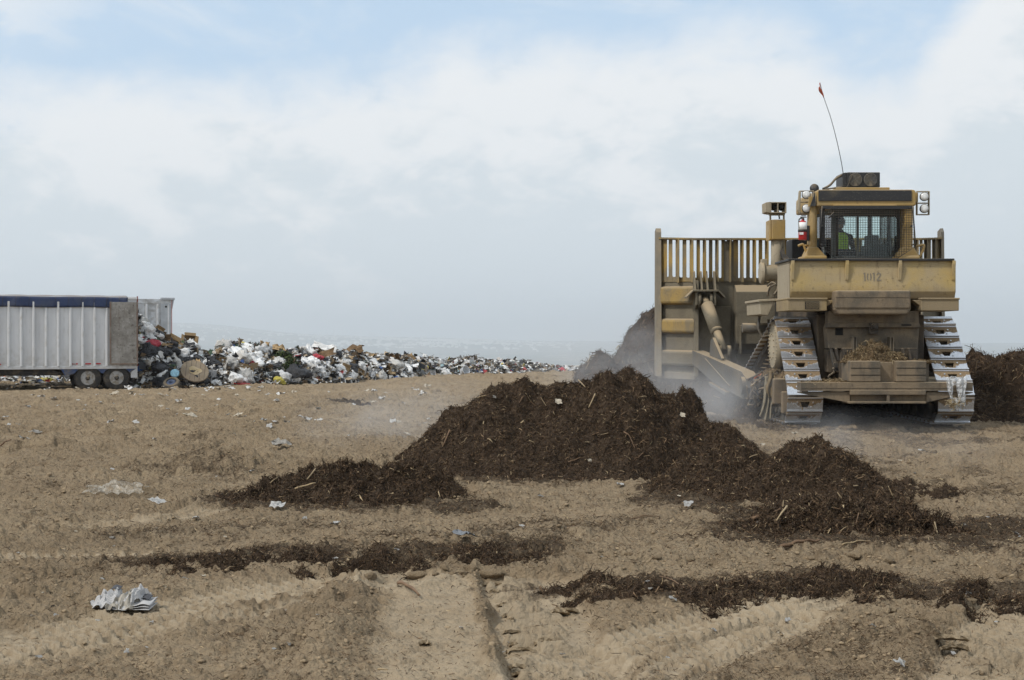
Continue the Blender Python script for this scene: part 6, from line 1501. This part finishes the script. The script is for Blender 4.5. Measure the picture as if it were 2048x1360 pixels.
m = MB().lathe((0,0,0),(0,0,1),[(0,.17),(.05,.20),(.10,.20),(.12,.16),(.125,0)],20); m.box(-.08,.08,-.06,.06,.12,.13); ob = m.build('round_tin', plain('tin_blue',(.30,.52,.62),.3,0,.4,14)); p_ = at_bank(355,757); ob.location = p_+Vector((0,-.25,.1)); ob.rotation_euler = (R(60),0,R(10)); tag(ob,'pale blue round tin between the scrap tyre and the spool end','tin')
# green cuttings
rngg = np.random.default_rng(9); PP, NN = [], []
for (px, py, rx, rz) in ((568,728,.45,.5),(558,715,.40,.30),(582,738,.38,.35),(596,712,.25,.25),(570,745,.35,.25)):
    c_ = np.array(at_bank(px,py))+np.array([0,.1,.05]); d_ = rngg.normal(size=(900,3)); d_ /= np.linalg.norm(d_,axis=1)[:,None]; PP.append(c_+d_*np.array([rx,.3,rz])*rngg.uniform(.55,1.05,(900,1))); NN.append(d_)
sv_, sq_, sc_ = strands(np.concatenate(PP), np.concatenate(NN), rngg, (.06,.18), (.03,.07), .8, np.array([(.045,.070,.022),(.075,.10,.035),(.022,.033,.014),(.11,.11,.05),(.10,.075,.045)]), np.array([.32,.25,.25,.1,.08]))
o = link('green_cuttings', raw_mesh('green_cuttings', sv_, quads=sq_, col=sc_), MULCH); tag(o, 'dark green heap of hedge cuttings in the middle of the trash bank', 'plant cuttings')
PP = []; c_ = np.array(at_bank(497,690)); d_ = rngg.normal(size=(500,3)); d_ /= np.linalg.norm(d_,axis=1)[:,None]
sv_, sq_, sc_ = strands(c_+d_*np.array([.55,.25,.16]), d_, rngg, (.05,.16), (.02,.05), .8, np.array([(.06,.075,.03),(.09,.09,.045),(.03,.03,.02)]), np.array([.4,.3,.3]))
o = link('green_cuttings', raw_mesh('green_cuttings', sv_, quads=sq_, col=sc_), MULCH); tag(o, 'thin olive sprig cuttings along the crest of the tall hump', 'plant cuttings')
m = MB()
for px, py in ((933,718),(940,714),(950,718),(925,720),(905,722),(858,710)):
    a = at_bank(px,py+8)
    for k in range(5): m.tube([a,a+Vector((rp.uniform(-.25,.25),0,rp.uniform(.1,.3))),a+Vector((rp.uniform(-.6,.6),rp.uniform(-.2,.2),rp.uniform(.2,.5)))],[.02,.008],5,4)
o = m.build('dead_branch', plain('bark',(.10,.075,.05),.9)); tag(o,'bare dead twigs sticking up from the far end of the bank','branch')

# ------------------------------------------------------------------ litter on the dirt
SCR = [sheet_mesh(40+s, .42, 7, 'paper_scrap', .3) for s in range(6)]
SCRV = variants(SCR, dict(white=PAPER, grey=film_mat('scrap_grey',(.56,.52,.46),.9,.3), tan=plain('dirty_paper',(.42,.37,.29),.8,0,.2,8), blue=film_mat('foil_blue',(.42,.44,.47),.6,.2)))
def scrap(px, py, wpx, kind='white', label=None, group=None, flat=.8):
    p = G(px,py); s = wpx/2/F*p.y; return put('paper_scrap', SCRV[kind][rp.randrange(6)], p+Vector((0,0,.012+.22*s)), (s,s*.9,s*flat), (rp.uniform(-.3,.3),rp.uniform(-.3,.3),rp.uniform(0,6.28)), label, 'paper scrap', group)
scrap(313,1012,42,'white','torn white paper lying below the clear plastic film'); scrap(553,1016,36,'white','crumpled white tissue below the small low mulch heap'); scrap(565,899,34,'grey','grey newsprint twist on open dirt above the small low heap',None,1.2); scrap(1241,975,18,'white','white scrap standing on bare dirt below the biggest mulch heap',None,1.3)
scrap(794,1114,10,'white','small white scrap on the middle of the near mulch strip',None,1.2); scrap(1345,1210,14,'white','white scrap at the near edge of the long mulch strip',None,1.0); scrap(1576,1249,16,'white','split white scrap on speckled dirt below the long strip',None,1.1); scrap(1797,1339,30,'white','white wisp of plastic lowest in the speckled dirt'); scrap(1937,1199,12,'white','white scrap on the crumbling lump by the block tread print',None,1.2); scrap(1968,1253,13,'grey','pale scrap inside the block tread print')
scrap(1378,1020,28,'white','white plastic shred at the foot of the peaked mulch heap'); scrap(930,1085,44,'blue','blue and yellow foil wrapper in the loose mulch'); scrap(675,1053,20,'white','white scrap with yellow edge below the small low heap'); scrap(391,1043,18,'white','thin white scrap left of the small low heap'); scrap(47,892,22,'grey','grey plastic rag flat on the dirt below the white trailer'); scrap(75,870,26,'grey','long pale plastic strip on the dirt below the trailer wheels'); scrap(303,1249,9,'white','tiny white chip beside the pale wheel track'); scrap(381,840,22,'tan','stiff tan paper standing on the open dirt',None,1.6); scrap(476,834,18,'tan','tan paper curl on the open dirt left of the white shreds')
for px, py in ((513,850),(527,846),(550,848),(574,850),(605,847),(618,842)): scrap(px,py,rp.uniform(10,20),rp.choice(['white','grey']),'white plastic shred in the loose row above the grey newsprint twist','white shreds above the newsprint twist',1.3)
for px, py in ((210,787),(232,786),(262,785),(272,787),(283,789)): scrap(px,py,rp.uniform(12,26),rp.choice(['white','tan','white']),'paper and cardboard scrap in the little cluster below the trailer wheels','scraps below the trailer wheels',1.3)
for k in range(130):
    px, py = rp.uniform(0,860), 776+rp.random()**1.7*90
    scrap(px,py,rp.uniform(5,17),rp.choices(['white','grey','tan','blue'],[6,2,2,0])[0],'small pale scrap on the open dirt in front of the trash bank','small scraps on the dirt before the bank',1.1)
for k in range(90):
    px, py = rp.uniform(0,2040), rp.uniform(870,1340)
    scrap(px,py,rp.uniform(5,14),rp.choices(['white','grey','tan'],[5,3,2])[0],'tiny pale scrap trodden into the churned dirt','tiny scraps in the churned dirt',1.0)
# folded newspaper
p = G(250,1217); nw = empty('newspaper', p+Vector((0,0,.012)), R(-4), 'crumpled folded newspaper lying on the dirt beside the pale wheel track', 'newspaper')
t = NT('newsprint'); c = t.obj(); wv = t.n('TexWave', wave_type='BANDS', bands_direction='Y', wave_profile='SIN'); wv.inputs['Scale'].default_value = 58; wv.inputs['Distortion'].default_value = 2.5; wv.inputs['Detail Scale'].default_value = 9; t.t.links.new(c, wv.inputs['Vector'])
NEWS = t.out(t.bsdf(t.mix(t.math('MULTIPLY', t.rng(wv.outputs['Fac'],.5,.8), .38), (.47,.46,.45), (.16,.16,.16)), .8, 0.0, None, .2))
def leaf(x0, x1, y0, y1, h0, fold, ph):
    def f(u, v):
        x = x0+(x1-x0)*u; y = y0+(y1-y0)*v
        return (x+.004*math.sin(v*5+ph), y+.005*math.sin(u*5+ph), h0+fold*math.exp(-((u-.62)/.13)**2)*(.5+.6*v)+.008*math.sin(u*9+ph)*math.sin(v*5+ph)+.016*v)
    return f
for k, a in enumerate(((.02,.175,-.10,.07,.0,.004,.1),(.018,.172,-.098,.071,.014,.005,.4),(.02,.176,-.099,.069,.028,.006,.8))): MB().grid(leaf(*a),18,12).build('page', NEWS, nw, 0, .003)
def crump(seed, x0, x1, y0, y1, hh, tw):
    def f(u, v):
        x = x0+(x1-x0)*u; y = y0+(y1-y0)*v
        q = np.array([[u*2.2+seed*3.3, v*2.2, seed]]); n1_ = float(noise3(q,seed)[0]); n2_ = float(noise3(q*2.6,seed+1)[0])
        ed = min(u,1-u,v,1-v)*4
        return (x+.020*n2_+tw*v, y+.018*n1_, max(.003, hh*(.35+.65*min(1,ed))+.030*n1_+.055*(.35-abs(n2_))+.009*math.sin(u*23+v*14+seed)))
    return f
MB().grid(crump(3,-.18,.06,-.12,.08,.045,.02),26,20,False).build('page', NEWS, nw, 0, .002)
MB().grid(crump(8,-.165,-.02,-.10,.09,.075,.015),20,18,False).build('page', NEWS, nw, 0, .002)
TANP = plain('newsprint_tan',(.34,.31,.26),.85,0,.3,40)
MB().grid(crump(12,-.075,.07,-.115,.08,.075,.05),30,22,False).build('crumpled_page', TANP, nw, 0, .002)
MB().grid(crump(15,-.02,.085,-.10,.09,.085,.045),24,20,False).build('crumpled_page', NEWS, nw, 0, .002)
for (x0,x1,y0,y1,hh) in ((-.085,-.035,.0,.06,.098),(.10,.150,-.02,.05,.050)): MB().grid(lambda u,v:(x0+(x1-x0)*u,y0+(y1-y0)*v,hh+.012*v+.004*math.sin(u*5)),6,6).build('printed_photo', plain('print_dark',(.06,.06,.065),.7), nw, 0, .002)
# clear film on the dirt
p = G(232,992); 
def filmf(u, v):
    x = (u-.5)*.62; y = (v-.5)*.36
    return (x+.04*math.sin(v*5+u*3), y+.03*math.sin(u*8), .012+.055*max(0,math.sin(u*7.5+v*2))*max(0,math.sin(v*3.1))+.028*abs(math.sin(u*17+v*9))+.11*math.exp(-(((u-.55)/.25)**2+((v-.6)/.3)**2)))
t = NT('dirty_film'); c = t.obj(); k = t.rng(t.noise(c, 16, 5, .7, .8), .35, .65); pb = t.bsdf(t.mix(k,(.30,.255,.19),(.43,.39,.32)), .35, 0.0, None, .6); tr = t.n('BsdfTransparent'); mx = t.n('MixShader'); t.t.links.new(t.rng(k,0,1,.22,.62), mx.inputs[0]); t.t.links.new(tr.outputs[0], mx.inputs[1]); t.t.links.new(pb, mx.inputs[2])
fo = MB().grid(filmf,46,26).build('plastic_film', t.out(mx.outputs[0])); fo.location = p; tag(fo,'sheet of dusty clear plastic film crumpled on the open dirt','plastic film')
# wood pieces
CHIP = plain('split_wood',(.33,.245,.14),.8,0,.35,14,.3); CHIPD = plain('bark_wood',(.17,.105,.06),.85,0,.35,12,.4)
def stick(name, p, q, w_, mat, label, cat, group=None, bend=.0):
    p, q = Vector(p), Vector(q); m = MB(); mid = (p+q)/2+Vector((0,0,bend)); c0 = p
    m.tube([p-c0,(p*.6+mid*.4)-c0,mid-c0,(q*.6+mid*.4)-c0,q-c0],[w_*.38,w_*.2],5,3 if bend else 0); m.warp(lambda x,y,z:(x,y,z+.15*w_*math.sin(x*60)))
    o = m.build(name, mat); o.location = c0; return tag(o, label, cat, group)
def on_pile(pile, px, py, dep=.02):
    Vs, Ns = SURF[pile.name]; sx2 = 1024+F*Vs[:,0]/Vs[:,1]; sy2 = HZ+F*(CH-Vs[:,2])/Vs[:,1]; d_ = np.hypot(sx2-px,sy2-py); k = np.where(d_ < max(d_.min()*1.5,5))[0]; k = k[np.argmin(Vs[k,1])]
    return Vector(Vs[k]+Ns[k]*dep*(1 if Ns[k][1] < .3 else .5)+np.array([0,-.015,.01]))
def ps(pile, x0, y0, x1, y1, wpx, label, group=None, mat=CHIP, bend=0): a, b = on_pile(pile,x0,y0), on_pile(pile,x1,y1); stick('wood_splinter', a, b, wpx/F*a.y, mat, label, 'wood splinter', group, bend)
ps(pile_main,1192,791,1181,817,4,'long pale splinter on the face of the biggest mulch heap'); ps(pile_main,1155,762,1175,775,4,'pale splinter high near the crest of the biggest mulch heap'); ps(pile_main,947,791,966,793,4,'pale splinter on the upper shoulder of the biggest heap'); ps(pile_main,976,877,985,888,4.5,'short blunt wood chip low on the biggest heap'); ps(pile_main,900,860,884,892,5,'dull brown stick low on the steep end of the biggest heap',None,CHIPD); ps(pile_main,1250,868,1268,898,3.5,'curved bark strip low on the biggest heap',None,CHIPD,.05); ps(pile_main,1135,924,1160,916,4,'brown twig at the foot of the biggest heap',None,CHIPD)
ps(pile_d,588,978,632,968,7,'thick pale split stick lying on the small low heap'); ps(pile_d,629,938,618,958,4.5,'short pale splinter standing high on the small low heap'); ps(pile_d,541,968,550,953,4.5,'short pale splinter at the tapered end of the small low heap'); ps(pile_d,905,998,912,1004,6,'blunt pale chip at the foot of the small low heap'); ps(pile_d,878,985,880,996,3.5,'thin splinter on the lower face of the small low heap')
ps(pile_c,1556,1005,1552,1042,6,'upright tan stick on the low spread heap'); ps(pile_c,1862,1046,1876,1083,4,'long thin pale stick leaning off the end of the low spread heap'); ps(pile_c,1718,1030,1712,1055,3,'thin dark stalk on the low spread heap',None,CHIPD); ps(pile_c,1500,1040,1560,1020,12,'reddish bark slab half buried in the low spread heap',None,CHIPD)
for pl, lab, n_ in ((pile_main,'the biggest mulch heap',26),(pile_b,'the peaked mulch heap',14),(pile_c,'the low spread mulch heap',12),(pile_d,'the small low mulch heap',8)):
    Vs, Ns = SURF[pl.name]
    kk = np.where(Ns[:,1] < -.1)[0]
    for _ in range(n_):
        k = kk[rng.integers(len(kk))]; a = Vector(Vs[k]+Ns[k]*.01); dv2 = Vector(rng.normal(size=3)); dv2 = dv2-Vector(Ns[k])*dv2.dot(Vector(Ns[k])); dv2.normalize(); ln = rp.uniform(.04,.13)
        stick('wood_splinter', a, a+dv2*ln+Vector(Ns[k])*.02, rp.uniform(.008,.02), rp.choice([CHIP,CHIP,CHIPD]), 'small wood splinter scattered on '+lab, 'wood splinter', 'small splinters on '+lab)
def gs(x0,y0,x1,y1,wpx,label,mat=CHIP,bend=0,group=None): a, b = G(x0,y0,.015), G(x1,y1,.02); stick('stick', a, b, wpx/F*a.y, mat, label, 'stick', group, bend)
gs(797,1175,838,1198,12,'peeled brown stick on the smooth dirt left of the bar prints',CHIPD,.02); gs(695,1122,702,1138,8,'short yellow chip standing in the near mulch strip'); gs(1298,1158,1380,1190,4,'long thin stalk on the long mulch strip',CHIPD,.03); gs(1685,1093,1760,1090,6,'curved pale branch below the low spread heap',CHIP,.02); gs(1560,1098,1640,1086,12,'broad dark bark slab below the low spread heap',CHIPD,.02); gs(1950,1128,1962,1143,6,'short pale stake of wood on the dirt beyond the block tread print'); gs(0,895,22,899,5,'dark twig bundle on the dirt below the trailer',CHIPD,.02); gs(755,1345,775,1348,6,'small pale chip in the near smooth dirt'); gs(1260,1040,1320,1035,4,'thin brown twig in the lumpy dirt',CHIPD,.02); gs(545,1002,575,993,14,'charred black scrap at the foot of the small low heap',M['hole'])
# shredded cloth bits in the big heap
def pscr(pile,px,py,wpx,kind,label): a = on_pile(pile,px,py,.015); put('paper_scrap', SCRV['tan' if kind == 'white' else kind][rp.randrange(6)], a, wpx/2.6/F*a.y, (1.0,rp.uniform(-.3,.3),rp.uniform(-.5,.5)), label, 'paper scrap')
pscr(pile_main,1113,803,17,'tan','pale rag caught on the face of the biggest mulch heap'); pscr(pile_main,1180,921,9,'white','small white scrap at the foot of the biggest mulch heap'); pscr(pile_b,1590,1000,16,'grey','grey plastic shred low on the peaked heap'); pscr(pile_main,985,797,9,'grey','small grey scrap on the upper shoulder of the biggest heap'); pscr(pile_main,1365,830,14,'tan','tan shredded sack on the sloping end of the biggest heap')

# ------------------------------------------------------------------ steam
def steam(loc, rad, dens, seed, label, lo=.42, hi=.70, sc=1.6):
    t = NT('steam_air'); c = t.obj(); nd = t.n('VectorMath', operation='LENGTH'); t.t.links.new(c, nd.inputs[0])
    fall = t.rng(nd.outputs['Value'], 1.0, .25)
    ofs = t.n('VectorMath', operation='ADD'); t.t.links.new(c, ofs.inputs[0]); ofs.inputs[1].default_value = (seed*3.1, seed*1.7, seed)
    n_ = t.noise(t.vmul(ofs.outputs[0],(rad[0]/1.5,rad[1]/1.5,rad[2]/1.5)), sc, 4, .55, .6)
    d_ = t.math('MULTIPLY', t.math('MULTIPLY', fall, t.rng(n_, lo, hi, .08, 1.0)), dens)
    pv = t.n('VolumePrincipled'); pv.inputs['Color'].default_value = (.97,.98,1,1); pv.inputs['Anisotropy'].default_value = .1; t.t.links.new(d_, pv.inputs['Density'])
    mt = t.out(None, pv.outputs[0])
    m = MB().lathe((0,0,-1),(0,0,1),[(1-math.cos(a), math.sin(a)) for a in np.linspace(.02,math.pi-.02,16)],28); o = m.build('steam', mt); o.location = loc; o.scale = rad
    return tag(o, label, kind='stuff')
steam((2.8,24.3,.45), (2.3,5.2,1.4), .20, 1, 'pale steam drifting round the blade and push arm')
steam((-1.3,21.5,.35), (2.5,3.2,.8), .21, 2, 'thin wisp of steam over the dirt beside the biggest heap')
steam((2.2,32.0,.9), (2.6,2.2,1.7), .28, 3, 'steam rising among the far mulch heaps')
steam((4.4,18.0,.25), (2.0,3.6,.50), .12, 4, 'low steam over the ground behind the bulldozer')
